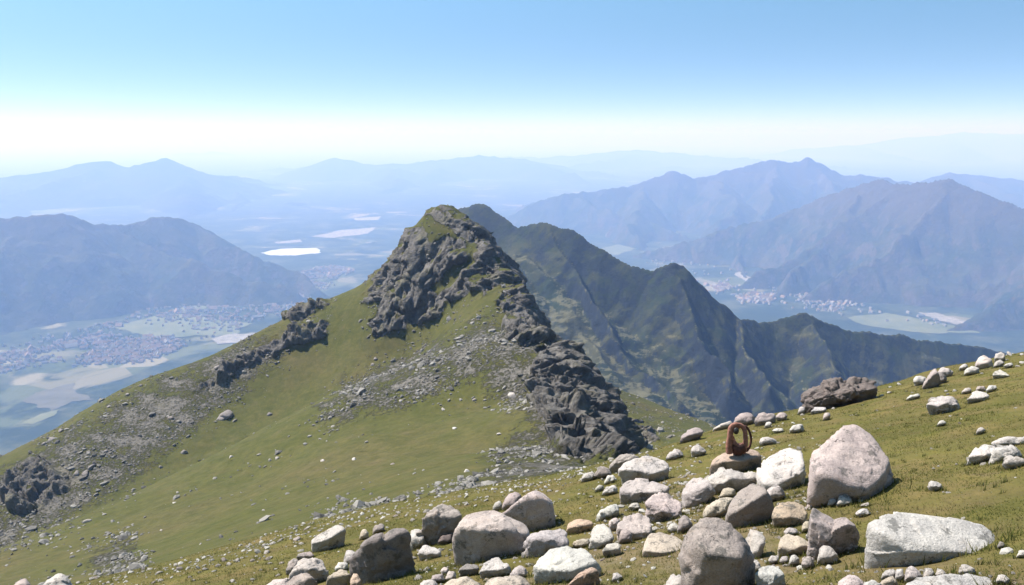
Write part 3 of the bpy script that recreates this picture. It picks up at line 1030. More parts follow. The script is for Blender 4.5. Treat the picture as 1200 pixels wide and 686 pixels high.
def rock_surface(pts, rng, sub, p=16, chips=7, rough=1.0, craggy=False):
    """a stone whose bulk is the hull of pts, with flat broken facets, rounded edges and an uneven skin"""
    pts = np.asarray(pts, float)
    c = (pts.min(0) + pts.max(0)) / 2 * 0.5 + pts.mean(0) * 0.5
    half = np.ptp(pts, axis=0) / 2 + 1e-6
    p = p * 1.7
    N_, D_ = hull_planes(pts - c)
    keep = D_ > 1e-4
    N_, D_ = N_[keep], D_[keep]
    for _ in range(abs(chips)):
        n = rng.normal(size=3)
        n[2] = abs(n[2]) * 0.7
        n /= np.linalg.norm(n)
        N_ = np.vstack([N_, n])
        D_ = np.append(D_, ((pts - c) @ n).max() * (rng.uniform(0.84, 0.98) if chips > 0 else rng.uniform(0.93, 0.99)))
    v, f = ico(sub)
    d = v * half
    d /= np.linalg.norm(d, axis=1)[:, None]
    k = np.maximum(d @ N_.T, 0) / D_[None, :]
    r = (k ** p).sum(1) ** (-1.0 / p)
    r *= 1.025
    size = float(np.mean(half[:2])) * 0.6 + half[2] * 0.4
    o = rng.uniform(-50, 50, 3)
    q = d * r[:, None]
    r = r + rough * size * (0.035 * fbm(q / size * 0.9 + o, 3, 3) + 0.07 * (ridged(q / size * 1.6 + o, 3, 8) - 0.9) * 0.5 + 0.03 * fbm(q / size * 5.5 + o, 3, 14))
    if sub >= 4:
        h, e_ = facets(q / size * 1.25 + o, 5, 1.2)
        r = r + rough * size * (0.115 * h - 0.02 * sstep(0.06, 0.0, e_))
        h, e_ = facets(q / size * 3.4 + o, 8, 1.2)
        r = r + rough * size * 0.04 * h * (fbm(q / size * 0.8 + o, 2, 77) > -0.05)
    if craggy:
        h, e_ = cells(q / size * np.array([2.2, 2.2, 1.6]) + o, 6)
        h2_, e2_ = cells(q / size * 5.0 + o, 7)
        r = r + size * (0.20 * (h - 0.5) + 0.09 * (h2_ - 0.5) - 0.09 * sstep(0.1, 0, e_) + 0.16 * (ridged(q / size * 1.6 + o, 4, 30) - 0.8))
    return c + d * r[:, None], f


ROCK_RNG = np.random.default_rng(5)


def ground_hit(px, py):
    """where the view through a point of the photograph meets the knoll"""
    d = ray(px, py)
    t = np.linspace(3.0, 60.0, 1200)
    P_ = d[None, :] * t[:, None]
    g = ground_z(P_[:, 0], P_[:, 1])
    below = np.where(P_[:, 2] < g)[0]
    if len(below) == 0:
        return plane_hit(px, py)
    return P_[max(below[0] - 1, 0)]


def rock_points(outline, edges, base, depth, Y0, k=1.4):
    """corner points of a stone: its upper face runs back from the front upper edge, its foot stands in the turf"""
    o = np.array(outline, float)
    w = np.ptp(o[:, 0])
    top, lo = o[:, 1].min(), o[:, 1].max()
    s = Y0 / F_PX / CP
    ed = sorted(edges)
    pts = []

    def foot(a, d, f, q):
        b = a * ((Y0 + d * q + f * w * s) / a[1])
        gz = float(ground_z(b[0], b[1])[0])
        pts.append([b[0], b[1], min(gz - 0.07 * w * s, a[2] - 0.02)])

    mx = (o[:, 0].min() + o[:, 0].max()) / 2

    def recede(px):
        return 0.26 * w * ((px - mx) / (w / 2)) ** 2

    exs = [e_[0] for e_ in ed]
    eys = [e_[1] for e_ in ed]
    eds = [e_[2] if len(e_) > 2 else recede(e_[0]) for e_ in ed]
    for px, py in o:
        if ed:
            ye = float(np.interp(px, exs, eys))
            de = float(np.interp(px, exs, eds))
        else:
            ye = lo - 0.42 * (lo - top)
            de = recede(px)
        hp = max(0.0, ye - py)
        d = de * s + min(k * hp * s, 1.25 * w * s) + 0.32 * max(0.0, py - ye) * s
        a = at(px, py, Y0 + d)
        pts.append(a)
        if hp > 2:
            foot(a, d, 0.0, 0.85)
        elif py > lo - 0.3 * (lo - top):
            foot(a, d, 0.2, 1.0)
    for px, py, dd in zip(exs, eys, eds):
        pts.append(at(px, py, Y0 + dd * s))
    if not ed:
        cx, cy = o[:, 0].mean(), o[:, 1].mean()
        for px, py in o:
            qy = cy + (py - cy) * 0.66 + 0.04 * (lo - top)
            hp = max(0.0, lo - 0.42 * (lo - top) - qy)
            pts.append(at(cx + (px - cx) * 0.66, qy, Y0 - 0.03 * w * s + 0.6 * k * hp * s))
    return np.array(pts)


def make_rock(name, label, cat, col, outline, edges=(), base=None, depth=0.62, p=18, chips=10, rough=1.0, group=None, craggy=False, extra=None, sub=None, k=1.8):
    o = np.array(outline, float)
    w = np.ptp(o[:, 0])
    base = o[:, 1].max() + 1
    cx = o[np.argmax(o[:, 1]), 0] * 0.5 + o[:, 0].mean() * 0.5
    g = ground_hit(cx, base)
    Y0 = g[1]
    if sub is None:
        sub = 6 if w > 120 else 5 if w > 34 else 4 if w > 12 else 3
    if len(edges) >= 3:
        chips = -min(chips, 3)
    pts = rock_points(outline, edges, base, depth, Y0, k)
    v, f = rock_surface(pts, ROCK_RNG, sub, p, chips, rough, craggy)
    if extra is not None:
        pts2 = rock_points(extra[0], extra[1], base, depth, Y0, k)
        v2, f2 = rock_surface(pts2, ROCK_RNG, sub, p, chips, rough, craggy)
        f = np.vstack([f, f2 + len(v)])
        v = np.vstack([v, v2])
    org = np.array([v[:, 0].mean(), v[:, 1].mean(), 0])
    org[2] = float(ground_z(org[0], org[1])[0])
    ob = mesh_obj(name, v - org, f, M_STONE)
    if extra is not None:
        m = ob.modifiers.new('one_body', 'REMESH')
        m.mode = 'VOXEL'
        m.voxel_size = w * Y0 / F_PX / 75
        m.use_smooth_shade = True
    ob.location = org
    c = np.array(COL[col]) * ROCK_RNG.uniform(0.92, 1.08) * (1 + ROCK_RNG.normal(0, 0.015, 3))
    ob.color = (*np.clip(c, 0, 1), 1)
    tag(ob, label, cat, group)
    return ob


G_B = 'boulders strewn over the grassy knoll'
G_S = 'stones lying on the grassy knoll'
# label, colour, outline, edge points (front upper edge), options
BOULDERS = [
 ('pinkish grey boulder with a broad tilted face, tallest on the grass', 'q', [(949,540),(952,532),(965,521),(975,508),(988,498),(1000,495),(1012,502),(1024,514),(1028,522),(1035,528),(1043,538),(1045,555),(1044,572),(1037,584),(1025,587),(1010,583),(990,579),(975,579),(965,570),(955,553)], [(951,545,30),(957,553,8),(968,557,0),(985,564,0),(1003,572,0),(1017,575,3),(1031,561,30),(1043,541,62)], dict(p=30, rough=0.6, chips=1, k=1.7)),
 ('long pale slab with a cracked flat top, at lower right', 'w', [(1017,625),(1018,613),(1030,607),(1045,601),(1065,601),(1085,603),(1105,609),(1130,611),(1150,613),(1160,622),(1172,640),(1178,655),(1175,664),(1150,664),(1120,664),(1095,664),(1060,664),(1048,665),(1035,658),(1022,645)], [(1017,616,34),(1035,624,14),(1062,645,0),(1095,648,2),(1130,648,6),(1160,650,12),(1176,653,26)], dict(base=666, p=26, rough=0.3, chips=2, k=1.7)),
 ('big squarish grey brown boulder at the bottom with a dark notch in its front', 'g', [(797,650),(800,632),(812,615),(826,608),(840,607),(855,612),(864,622),(874,632),(878,645),(882,665),(885,686),(880,705),(840,710),(820,690),(808,672)], [(798,642,44),(816,636,14),(829,649,0),(848,651,0),(868,655,4),(883,652,40)], dict(p=34, rough=0.6, chips=1, k=1.5)),
 ('largest rounded grey tan boulder in the bottom row with a shaded front', 'k', [(529,625),(533,617),(545,605),(560,599),(575,597),(590,601),(608,610),(620,617),(622,625),(616,640),(610,652),(590,657),(560,659),(540,661),(535,655),(530,640)], [(532,627),(546,617),(566,621),(590,621),(612,628)], dict(base=662, p=14, rough=0.7, depth=0.62)),
 ('smooth grey tan boulder leaning behind the largest rounded one', 'k', [(586,604),(605,587),(622,576),(634,577),(646,585),(650,595),(648,608),(643,618),(636,622),(622,623),(600,616)], [(632,583),(640,600),(632,616)], dict(base=628, p=12, rough=0.6)),
 ('dark faceted boulder with a bright upper edge, casting shade on its front', 'd', [(407,656),(415,645),(428,634),(445,627),(462,620),(473,619),(479,626),(483,640),(484,655),(482,668),(474,677),(445,683),(425,684),(412,668)], [(409,658),(428,639),(450,632),(471,623)], dict(base=686, p=20, rough=1.1, depth=0.5)),
 ('bluish grey rugged boulder with a fluted left side', 'g', [(491,619),(494,606),(498,601),(515,594),(527,593),(537,597),(541,604),(538,613),(530,620),(522,628),(512,636),(502,639),(495,632)], [(504,603),(525,604),(521,618)], dict(base=640, rough=1.4)),
 ('wedge shaped boulder with a white sloping top, alone at the grass edge', 'p', [(364,633),(370,628),(395,614),(401,616),(405,622),(406,631),(390,640),(372,646),(366,645)], [(366,637),(385,632),(401,620)], dict(base=647, p=22, rough=0.6, depth=0.45)),
 ('white blocky boulder with a dark undercut front, below the smooth grey tan pair', 'w', [(626,668),(628,658),(640,646),(652,641),(680,641),(693,647),(700,656),(705,668),(690,674),(672,679),(650,683),(630,680)], [(627,664),(642,668),(668,670),(692,659)], dict(base=684, p=18, rough=0.7, depth=0.55)),
 ('pale grey boulder with flat top and dark lower corner, beside the largest rounded one', 'p', [(614,645),(617,630),(621,625),(635,622),(660,620),(664,624),(665,636),(655,642),(640,648),(628,652),(617,652)], [(618,633),(631,631),(641,640)], dict(base=653, p=20, depth=0.5)),
 ('broad white flat topped boulder at the brink, upper of a pair', 'w', [(725,552),(731,543),(745,536),(758,534),(772,537),(782,543),(784,552),(781,563),(772,566),(755,564),(735,562),(729,561)], [(727,551),(740,551),(765,555),(782,549)], dict(base=567, p=20, rough=0.6, depth=0.6)),
 ('pale low boulder with a shaded front, lower of the back edge pair', 'p', [(728,575),(729,566),(738,560),(752,560),(764,563),(770,567),(784,570),(778,578),(765,583),(757,588),(745,589),(733,586),(728,580)], [(733,577),(745,578),(765,577)], dict(base=590, p=18, rough=0.9, depth=0.6)),
 ('pinkish white boulder undercut by shade, right of the low back edge boulder', 'k', [(757,588),(763,582),(773,578),(784,581),(797,588),(800,596),(799,605),(790,610),(772,611),(763,603)], [(760,592),(775,599),(790,604),(798,600)], dict(base=613, rough=1.0)),
 ('grey brown boulder half hidden behind the broad white flat topped one', 'g', [(712,549),(717,542),(728,533),(740,532),(750,534),(745,544),(730,552),(716,554)], [(718,545),(732,538)], dict(base=556)),
 ('flat tan rock carrying the red brown leather bag', 'n', [(832,548),(834,540),(845,532),(860,529),(880,526),(889,529),(892,537),(890,548),(884,554),(860,555),(840,553)], [(834,544),(850,541),(870,540),(890,534)], dict(base=557, p=22, rough=0.45, chips=1, depth=0.62)),
 ('long white boulder in front of the flat tan rock', 'w', [(822,562),(828,556),(840,551),(855,549),(868,554),(885,555),(886,562),(876,570),(862,576),(850,578),(842,576),(828,572)], [(828,566),(845,567),(858,562),(880,560)], dict(base=582, rough=1.0, depth=0.55)),
 ('upright pale boulder at the left end of the long white one', 'p', [(800,575),(806,566),(817,559),(826,560),(835,570),(838,580),(830,588),(820,591),(812,587),(803,582)], [(822,585),(827,570)], dict(base=592, rough=1.0)),
 ('white speckled boulder with a dark pit near its top, left of the pinkish one', 'w', [(887,558),(893,540),(905,531),(915,528),(930,524),(938,528),(944,540),(945,548),(940,558),(930,567),(918,573),(905,575),(893,570)], [(895,566),(915,568),(931,557),(944,545)], dict(base=578, p=20, rough=0.9)),
 ('smooth grey leaning boulder in the middle of the heap', 'g', [(850,604),(856,590),(868,575),(880,567),(892,568),(898,577),(904,588),(907,597),(902,608),(892,615),(875,617),(862,615),(855,608)], [(857,606),(872,594),(896,578)], dict(base=622, p=18, rough=0.6)),
 ('orange tan block with a flat top, right of the leaning grey boulder', 'o', [(905,606),(907,595),(912,589),(930,588),(942,592),(946,600),(942,610),(938,616),(925,616),(908,612)], [(907,607),(922,606),(941,609)], dict(base=618, p=22, rough=0.6, depth=0.6)),
 ('tan rounded boulder left under the leaning grey one', 't', [(822,600),(826,592),(838,586),(852,582),(860,585),(852,600),(835,608),(826,606)], [], dict(base=609, p=14)),
 ('tan flat slab beside the big squarish boulder', 't', [(753,648),(757,630),(762,624),(775,624),(795,630),(802,635),(797,650),(780,653),(755,654)], [(755,645),(778,648),(797,645)], dict(base=655, p=22, rough=0.5, depth=0.75)),
 ('pale tan cobble boulder with a shaded right end, in the hollow of the heap', 't', [(911,640),(914,633),(922,626),(935,628),(948,634),(955,640),(953,648),(940,651),(925,648),(913,644)], [(912,641),(930,645),(938,640),(953,641)], dict(base=652, p=16)),
 ('white block with a pointed front corner at the bottom edge', 'w', [(884,672),(890,666),(903,663),(914,666),(919,672),(920,683),(915,692),(890,695),(885,682)], [(885,673),(902,686),(917,673)], dict(base=698, p=22, rough=0.5)),
 ('upright pale stone standing in the shade of the leaning grey boulder', 'p', [(874,632),(878,620),(885,619),(893,625),(898,636),(893,648),(888,654),(880,653),(876,642)], [(890,650),(891,638)], dict(base=655, p=20)),
 ('pale flat boulder with a pinkish top, centre left of the heap', 'k', [(725,612),(735,605),(745,602),(758,604),(762,608),(762,620),(764,630),(745,632),(728,627),(724,618)], [(727,620),(745,625),(762,624)], dict(base=633, p=18, rough=0.9, depth=0.7)),
 ('white egg shaped boulder with a dark base, left of the pale flat one', 'w', [(691,635),(692,625),(699,614),(708,612),(716,620),(720,632),(712,639),(700,643),(693,641)], [(692,632),(705,637),(718,631)], dict(base=645, p=14, rough=0.6)),
 ('pale round boulder touching the white egg shaped one', 'p', [(704,646),(712,637),(723,635),(729,640),(729,649),(720,652),(710,651)], [(709,646),(724,643)], dict(base=654, p=12, rough=0.6)),
 ('tan brown low boulder on the grass left of the heap', 'o', [(664,622),(667,613),(677,608),(690,609),(697,614),(690,621),(680,625),(668,626)], [(667,618),(682,616),(694,615)], dict(base=628, p=14, rough=0.6)),
 ('pinkish brown split stone against the white blocky boulder', 'o', [(664,686),(675,678),(688,665),(694,664),(703,672),(705,682),(698,688),(672,690)], [(686,678),(694,668)], dict(base=691, p=18)),
 ('white knobbly boulder just below the largest rounded one', 'w', [(562,670),(567,660),(577,655),(584,654),(595,660),(597,668),(592,674),(575,677),(565,676)], [(567,668),(584,668),(594,665)], dict(base=678, rough=1.2)),
 ('small dark boulder left of the white knobbly one', 'd', [(537,668),(545,661),(560,661),(563,665),(557,673),(540,676)], [(541,668),(556,667)], dict(base=677)),
 ('peach coloured boulder top at the bottom edge, left of a pair', 't', [(514,690),(530,677),(548,675),(560,680),(567,690),(560,700),(520,700)], [], dict(base=704, rough=0.5)),
 ('peach coloured boulder top at the bottom edge, right of a pair', 't', [(566,688),(575,677),(600,674),(615,676),(623,686),(620,698),(570,700)], [], dict(base=704, rough=0.5)),
 ('rough pale boulder with a flat top, left end of the bottom row', 'p', [(339,677),(344,665),(354,655),(366,655),(379,657),(384,666),(382,676),(370,684),(350,684)], [(343,669),(360,666),(379,669)], dict(base=687, rough=1.3)),
 ('grey angular boulder at the bottom edge in front of the rough pale one', 'g', [(334,690),(345,676),(357,670),(364,674),(372,683),(377,695),(350,702),(336,700)], [(357,690),(364,677)], dict(base=704, p=24)),
 ('pale pink low boulder at the bottom left edge', 'k', [(306,690),(322,679),(336,677),(341,684),(336,696),(312,698)], [], dict(base=700)),
 ('dark round boulder behind the rough pale one', 'g', [(336,668),(337,658),(344,654),(350,656),(348,666),(341,673)], [], dict(base=675, p=12)),
 ('dark flat stone above the rough pale boulder', 'g', [(347,653),(354,647),(365,647),(368,650),(366,655),(352,657)], [(352,652),(364,651)], dict(base=658)),
 ('tan topped wedge stone left of the dark faceted boulder', 't', [(383,682),(384,676),(393,670),(403,667),(410,672),(412,683),(405,690),(385,689)], [(385,678),(400,674),(409,675)], dict(base=692, p=22)),
 ('orange tan upright stone wedged against the dark faceted boulder', 'o', [(410,684),(412,673),(418,672),(424,680),(424,690),(412,692)], [], dict(base=693)),
 ('white flat stone above the tan wedge stone', 'w', [(392,666),(397,659),(404,658),(409,662),(407,669),(394,670)], [], dict(base=671)),
 ('pale rough stone touching the left tip of the dark faceted boulder', 'p', [(403,656),(406,645),(413,644),(420,650),(414,660),(404,661)], [], dict(base=662)),
 ('pale grey stone between the dark faceted and the rugged boulder', 'p', [(478,630),(484,619),(492,619),(500,630),(498,640),(486,644)], [], dict(base=645)),
 ('white pointed stone on the grass right of the dark faceted boulder', 'w', [(489,649),(493,641),(500,638),(511,642),(517,647),(512,655),(500,656),(492,656)], [(491,648),(504,649),(512,650)], dict(base=657, p=20)),
 ('brown stone tucked under the rugged boulder', 'b', [(513,635),(519,627),(530,625),(532,634),(520,638)], [], dict(base=639)),
 ('small dark round stone on the grass above the dark faceted boulder', 'g', [(437,622),(439,616),(447,613),(452,616),(450,621),(441,625)], [], dict(base=625)),
 ('small brownish stone left of the dark round one', 't', [(421,629),(424,621),(428,619),(432,624),(430,631),(423,632)], [], dict(base=633)),
 ('smooth grey egg stone peeping behind the smooth grey tan boulder', 'g', [(587,594),(591,584),(598,577),(607,576),(613,579),(608,592),(592,597)], [], dict(base=598, p=10, rough=0.5)),
 ('small broken stone left of the smooth grey egg stone', 'p', [(577,595),(580,589),(586,586),(589,592),(586,598),(578,598)], [], dict(base=599)),
 ('saddle backed grey boulder with a raised left horn, left of the long slab', 'g', [(966,637),(975,610),(983,606),(995,610),(1003,616),(1008,628),(1004,642),(998,648),(985,646),(972,641)], [(969,638),(977,622),(990,615),(1005,618)], dict(base=652, p=18, rough=0.7, k=2.6, extra=([(949,602),(953,596),(962,600),(975,607),(987,618),(980,640),(968,638),(957,627)], [(951,610,6),(962,628,0),(972,637,0),(985,622,14)]))),
 ('pale round stone under the saddle backed boulder', 'p', [(959,653),(960,642),(964,639),(975,642),(984,650),(980,659),(966,659)], [], dict(base=661, p=12)),
 ('pale low slab top at the bottom edge below the long slab', 'w', [(1057,688),(1070,678),(1095,675),(1105,671),(1125,670),(1150,676),(1168,682),(1174,694),(1120,702),(1062,700)], [(1064,690),(1110,692),(1160,690)], dict(base=704, p=18, depth=0.5)),
 ('dark brown craggy outcrop on the skyline of the knoll', 'b', [(941,478),(945,462),(952,455),(970,449),(990,446),(1008,443),(1014,443),(1022,449),(1029,456),(1015,462),(1000,467),(985,470),(965,476),(950,480)], [(946,470),(965,464),(990,459),(1012,455)], dict(base=480, p=12, rough=1.0, chips=9, craggy=True, depth=0.5, name='rock_outcrop', cat='outcrop', sub=6)),
 ('smooth grey boulder on the skyline behind the leather bag', 'g', [(859,495),(862,488),(870,483),(877,483),(885,488),(887,495),(878,498),(866,497)], [], dict(base=499, p=12)),
 ('grey low boulder on the skyline, middle of the row beside the bag', 'g', [(886,493),(888,485),(895,483),(905,485),(910,487),(908,493),(898,497),(890,496)], [], dict(base=498, rough=1.2)),
 ('small grey boulder at the right end of the skyline row beside the bag', 'g', [(908,489),(913,484),(920,483),(923,487),(921,492),(912,493)], [], dict(base=494)),
 ('pale grey slab lying on the brink left of the skyline row', 'p', [(836,502),(845,497),(856,493),(859,497),(846,503)], [], dict(base=504, depth=0.4)),
 ('grey brown boulder jutting over the brink left of the bag', 'g', [(797,515),(799,510),(808,503),(812,501),(820,501),(825,505),(822,511),(810,516),(800,518)], [(800,514),(812,509),(821,507)], dict(base=519, p=18)),
 ('pale round boulder on the grass between the brink and the bag', 'p', [(808,528),(812,522),(818,520),(824,524),(828,530),(824,534),(816,535)], [], dict(base=536, p=12)),
 ('low jagged grey stone near the brink above the broad white boulder', 'p', [(780,537),(785,530),(793,527),(799,528),(801,534),(790,538)], [], dict(base=539, rough=1.4)),
 ('white domed stone on the grass right of the bag', 'w', [(890,517),(892,513),(900,511),(908,514),(912,518),(900,521),(892,520)], [], dict(base=522, p=12)),
 ('white flat stone below the small skyline boulder', 'w', [(905,505),(909,502),(917,502),(919,505),(912,507)], [], dict(base=508)),
 ('white stone with a shaded right end above the pinkish boulder', 'w', [(925,504),(930,498),(938,496),(942,499),(941,504),(932,507)], [], dict(base=508)),
 ('small white cube like stone below the middle skyline boulder', 'w', [(896,499),(898,495),(903,494),(905,497),(902,501)], [], dict(base=502)),
 ('pale slab stone in front of the dark craggy outcrop', 'w', [(949,482),(954,477),(967,477),(969,480),(962,484),(951,485)], [(952,482),(964,481)], dict(base=486, p=20)),
 ('tilted tan stone just below the pale slab stone', 'k', [(964,490),(966,484),(972,483),(974,487),(968,492)], [], dict(base=493)),
 ('bluish pale stone at the left foot of the outcrop', 'p', [(935,483),(937,477),(942,476),(944,481),(940,485)], [], dict(base=486)),
 ('triangular grey boulder with a bright left face on the skyline', 'g', [(1082,452),(1086,442),(1093,433),(1097,432),(1100,440),(1102,450),(1094,454),(1084,454)], [(1085,451),(1096,436)], dict(base=455, p=26)),
 ('dark stone leaning on the right side of the triangular boulder', 'd', [(1097,436),(1103,435),(1107,441),(1110,445),(1105,449),(1099,448)], [], dict(base=450)),
 ('pale stone at the left of the triangular boulder', 'w', [(1070,446),(1073,441),(1080,440),(1086,443),(1086,450),(1075,450)], [], dict(base=451)),
 ('pale flat stone behind the triangular boulder', 'p', [(1098,436),(1103,431),(1113,431),(1118,436),(1114,441),(1108,441)], [], dict(base=442)),
 ('pinkish white boulder of the skyline heap, the biggest there', 'k', [(1142,429),(1145,421),(1152,416),(1160,418),(1164,422),(1160,429),(1150,432),(1143,431)], [(1144,427),(1155,425)], dict(base=433)),
 ('pale sloping stone at the lower left of the skyline heap', 'w', [(1130,437),(1133,431),(1140,428),(1148,432),(1146,438),(1135,439)], [], dict(base=440)),
 ('grey topmost stone of the skyline heap', 'p', [(1165,420),(1167,414),(1172,413),(1178,415),(1178,421),(1172,424)], [], dict(base=425)),
 ('pale stone under the topmost one of the skyline heap', 'p', [(1164,430),(1167,423),(1173,421),(1178,425),(1173,430)], [], dict(base=431)),
 ('flat stone at the right end of the skyline heap', 'w', [(1175,429),(1180,426),(1186,425),(1188,428),(1180,431)], [], dict(base=432)),
 ('small pale stone alone left of the skyline heap', 'w', [(1124,431),(1128,427),(1132,426),(1135,430),(1130,433)], [], dict(base=434)),
 ('white stone with a dark right end below the skyline heap', 'w', [(1163,440),(1166,434),(1173,433),(1180,436),(1183,441),(1172,443)], [(1166,439),(1178,440)], dict(base=444)),
 ('white humped boulder with a shaded right end, middle of the right meadow', 'w', [(1085,474),(1092,467),(1102,464),(1115,465),(1123,470),(1125,480),(1115,483),(1105,480),(1095,478)], [(1087,474),(1101,477),(1109,473),(1122,475)], dict(base=484)),
 ('white pointed boulder right of the humped one', 'w', [(1134,467),(1140,460),(1148,457),(1156,460),(1160,465),(1152,470),(1145,470)], [(1137,467),(1149,467),(1156,464)], dict(base=471, p=20)),
 ('small white stone up left of the white pointed boulder', 'w', [(1127,459),(1131,455),(1137,454),(1139,458),(1133,461)], [], dict(base=462)),
 ('grey stone right behind the white pointed boulder', 'g', [(1143,457),(1147,452),(1154,453),(1156,458)], [], dict(base=459)),
 ('white flat stone up right of the white pointed boulder', 'w', [(1156,457),(1159,452),(1167,452),(1169,455),(1160,459)], [], dict(base=460)),
 ('white lens shaped stone on the upper meadow', 'w', [(1062,467),(1068,463),(1077,461),(1079,464),(1068,468)], [], dict(base=469, depth=0.5)),
 ('white round stone alone in the middle of the meadow', 'w', [(1098,497),(1101,493),(1106,492),(1110,496),(1103,499)], [], dict(base=500, p=10)),
 ('pale ball like stone above the boulders at the right edge', 'p', [(1144,506),(1146,502),(1151,500),(1156,504),(1150,508)], [], dict(base=509, p=10)),
 ('pale pointed boulder with a dark front at the right edge', 'w', [(1135,535),(1143,526),(1152,520),(1163,522),(1171,527),(1174,537),(1165,541),(1145,541),(1138,539)], [(1137,536),(1155,533),(1171,529)], dict(base=542, p=22)),
 ('grey slanting boulder right of the pale pointed one', 'p', [(1162,524),(1175,523),(1185,522),(1195,528),(1199,535),(1188,539),(1172,538)], [], dict(base=542)),
 ('long pale flat boulder on top at the right edge', 'w', [(1161,519),(1168,514),(1178,512),(1200,512),(1216,515),(1211,521),(1180,523),(1165,522)], [], dict(base=528, depth=0.5)),
 ('pale broken boulder lowest at the right edge', 'p', [(1175,543),(1180,535),(1190,536),(1200,537),(1206,542),(1195,547),(1180,546)], [], dict(base=548)),
 ('white elongated stone on the meadow above the long slab', 'w', [(1087,568),(1090,563),(1096,563),(1105,571),(1100,574),(1093,572)], [], dict(base=575)),
 ('white lumpy stone at the foot of the tall pinkish boulder', 'w', [(980,590),(985,580),(992,578),(999,584),(998,590),(986,593)], [], dict(base=594)),
 ('white knob stone left beside the lumpy one', 'w', [(970,590),(972,583),(978,581),(982,588),(976,593)], [], dict(base=594)),
 ('white flat stone in front of the tall pinkish boulder', 'w', [(1002,601),(1006,598),(1013,596),(1019,599),(1022,603),(1010,605)], [], dict(base=606)),
 ('thin pale stone under the right foot of the tall pinkish boulder', 'p', [(1007,594),(1009,591),(1015,589),(1021,590),(1019,594)], [], dict(base=595)),
 ('grey white stone under the white speckled boulder', 'p', [(897,582),(900,572),(910,566),(918,572),(921,580),(912,586)], [], dict(base=587)),
 ('small rounded cobble in the hollow under the long white boulder', 't', [(843,581),(846,573),(855,571),(863,574),(861,581),(848,584)], [], dict(base=586, p=10, rough=0.5)),
 ('white stone squeezed beside the big squarish boulder', 'w', [(879,660),(883,654),(890,659),(893,666),(887,670),(881,668)], [], dict(base=672)),
 ('white round cobble in the row under the pale tan cobble boulder', 'w', [(924,659),(926,651),(931,649),(937,654),(936,661),(928,663)], [], dict(base=664, p=10, rough=0.5)),
 ('pale cobble left of the white round one', 'p', [(913,658),(916,652),(923,651),(925,658),(917,661)], [], dict(base=662, p=12)),
 ('grey white cobble at the left end of the cobble row', 'p', [(900,657),(903,651),(912,651),(914,657),(904,661)], [], dict(base=662)),
 ('pinkish grey cobble at the right end of the cobble row', 'k', [(939,661),(942,653),(948,651),(953,654),(953,664),(944,667)], [], dict(base=668)),
 ('pale oval cobble behind the pale tan cobble boulder', 'p', [(918,623),(924,618),(934,619),(936,625),(928,628),(920,627)], [], dict(base=629, p=12)),
 ('tan cubic cobble beside the orange tan block', 't', [(940,621),(941,612),(946,610),(952,613),(953,620),(944,623)], [], dict(base=624, p=20)),
 ('grey broken cobble left of the saddle backed boulder', 'p', [(944,628),(948,623),(955,624),(957,630),(950,633)], [], dict(base=634)),
 ('pale stone lying in front of the long slab', 'p', [(1124,670),(1126,661),(1132,660),(1143,667),(1144,673),(1133,675)], [], dict(base=676, p=12)),
 ('pale grey round stone at the foot of the long slab, largest of a row', 'p', [(1060,678),(1061,667),(1068,663),(1077,668),(1081,676),(1072,682)], [], dict(base=683, p=12)),
 ('white split stone right of the largest in the slab foot row', 'w', [(1080,678),(1084,666),(1091,665),(1096,671),(1091,679)], [], dict(base=680)),
 ('narrow white stone second in the slab foot row', 'w', [(1049,678),(1050,666),(1058,665),(1060,675),(1054,680)], [], dict(base=681)),
 ('white flat stone first in the slab foot row', 'w', [(1033,675),(1038,668),(1048,667),(1052,672),(1048,678)], [], dict(base=679)),
 ('small pale stone last in the slab foot row', 'p', [(1096,674),(1098,667),(1104,667),(1109,673),(1100,677)], [], dict(base=678)),
 ('pinkish rough boulder at the bottom edge left of the slab foot row', 'k', [(980,692),(984,680),(995,674),(1005,674),(1012,680),(1012,693),(995,698)], [], dict(base=699, rough=1.3)),
 ('white jagged stone next to the pinkish rough boulder', 'w', [(1010,690),(1014,680),(1024,678),(1031,686),(1028,694)], [], dict(base=695, rough=1.3)),
 ('tan flat stone below the first of the slab foot row', 't', [(1029,687),(1034,679),(1046,675),(1053,681),(1046,690)], [], dict(base=691)),
 ('grey stone behind the right end of the long slab', 'd', [(1168,642),(1171,634),(1177,636),(1179,642)], [], dict(base=645)),
 ('pale stone right of the low slab top', 'p', [(1167,681),(1170,674),(1178,674),(1184,679),(1180,685)], [], dict(base=686)),
 ('white stone cut by the right border beside the long slab', 'w', [(1191,651),(1194,645),(1200,644),(1207,648),(1200,653)], [], dict(base=654)),
 ('white lozenge stone on the grass left of the low back edge boulder', 'w', [(705,578),(710,571),(719,568),(724,571),(722,577),(710,580)], [], dict(base=581, p=12)),
 ('small pale stone touching the white lozenge stone', 'p', [(697,573),(702,568),(708,569),(706,575),(699,575)], [], dict(base=576)),
 ('grey dark capped stone at the brink left of the back edge boulders', 'g', [(698,557),(700,548),(706,545),(713,549),(717,556),(706,560)], [], dict(base=561)),
 ('pale low stone at the brink beside the dark capped one', 'p', [(681,561),(684,555),(696,553),(700,558),(692,563)], [], dict(base=564)),
 ('pale forked stone between the lozenge stone and the brink', 'w', [(708,565),(712,557),(720,556),(722,563),(712,567)], [], dict(base=568, rough=1.3)),
 ('white rough boulder on the grass left of the pinkish white one', 'w', [(698,605),(702,599),(715,592),(723,591),(726,597),(719,604),(708,609),(699,608)], [], dict(base=610, rough=1.2)),
 ('small pale stone beneath the low back edge boulder', 'p', [(736,594),(741,589),(749,590),(751,595),(742,598)], [], dict(base=599)),
 ('grey knob stone standing on the edge of the pale flat boulder', 'g', [(725,632),(727,622),(735,620),(741,625),(741,633),(728,637)], [], dict(base=638)),
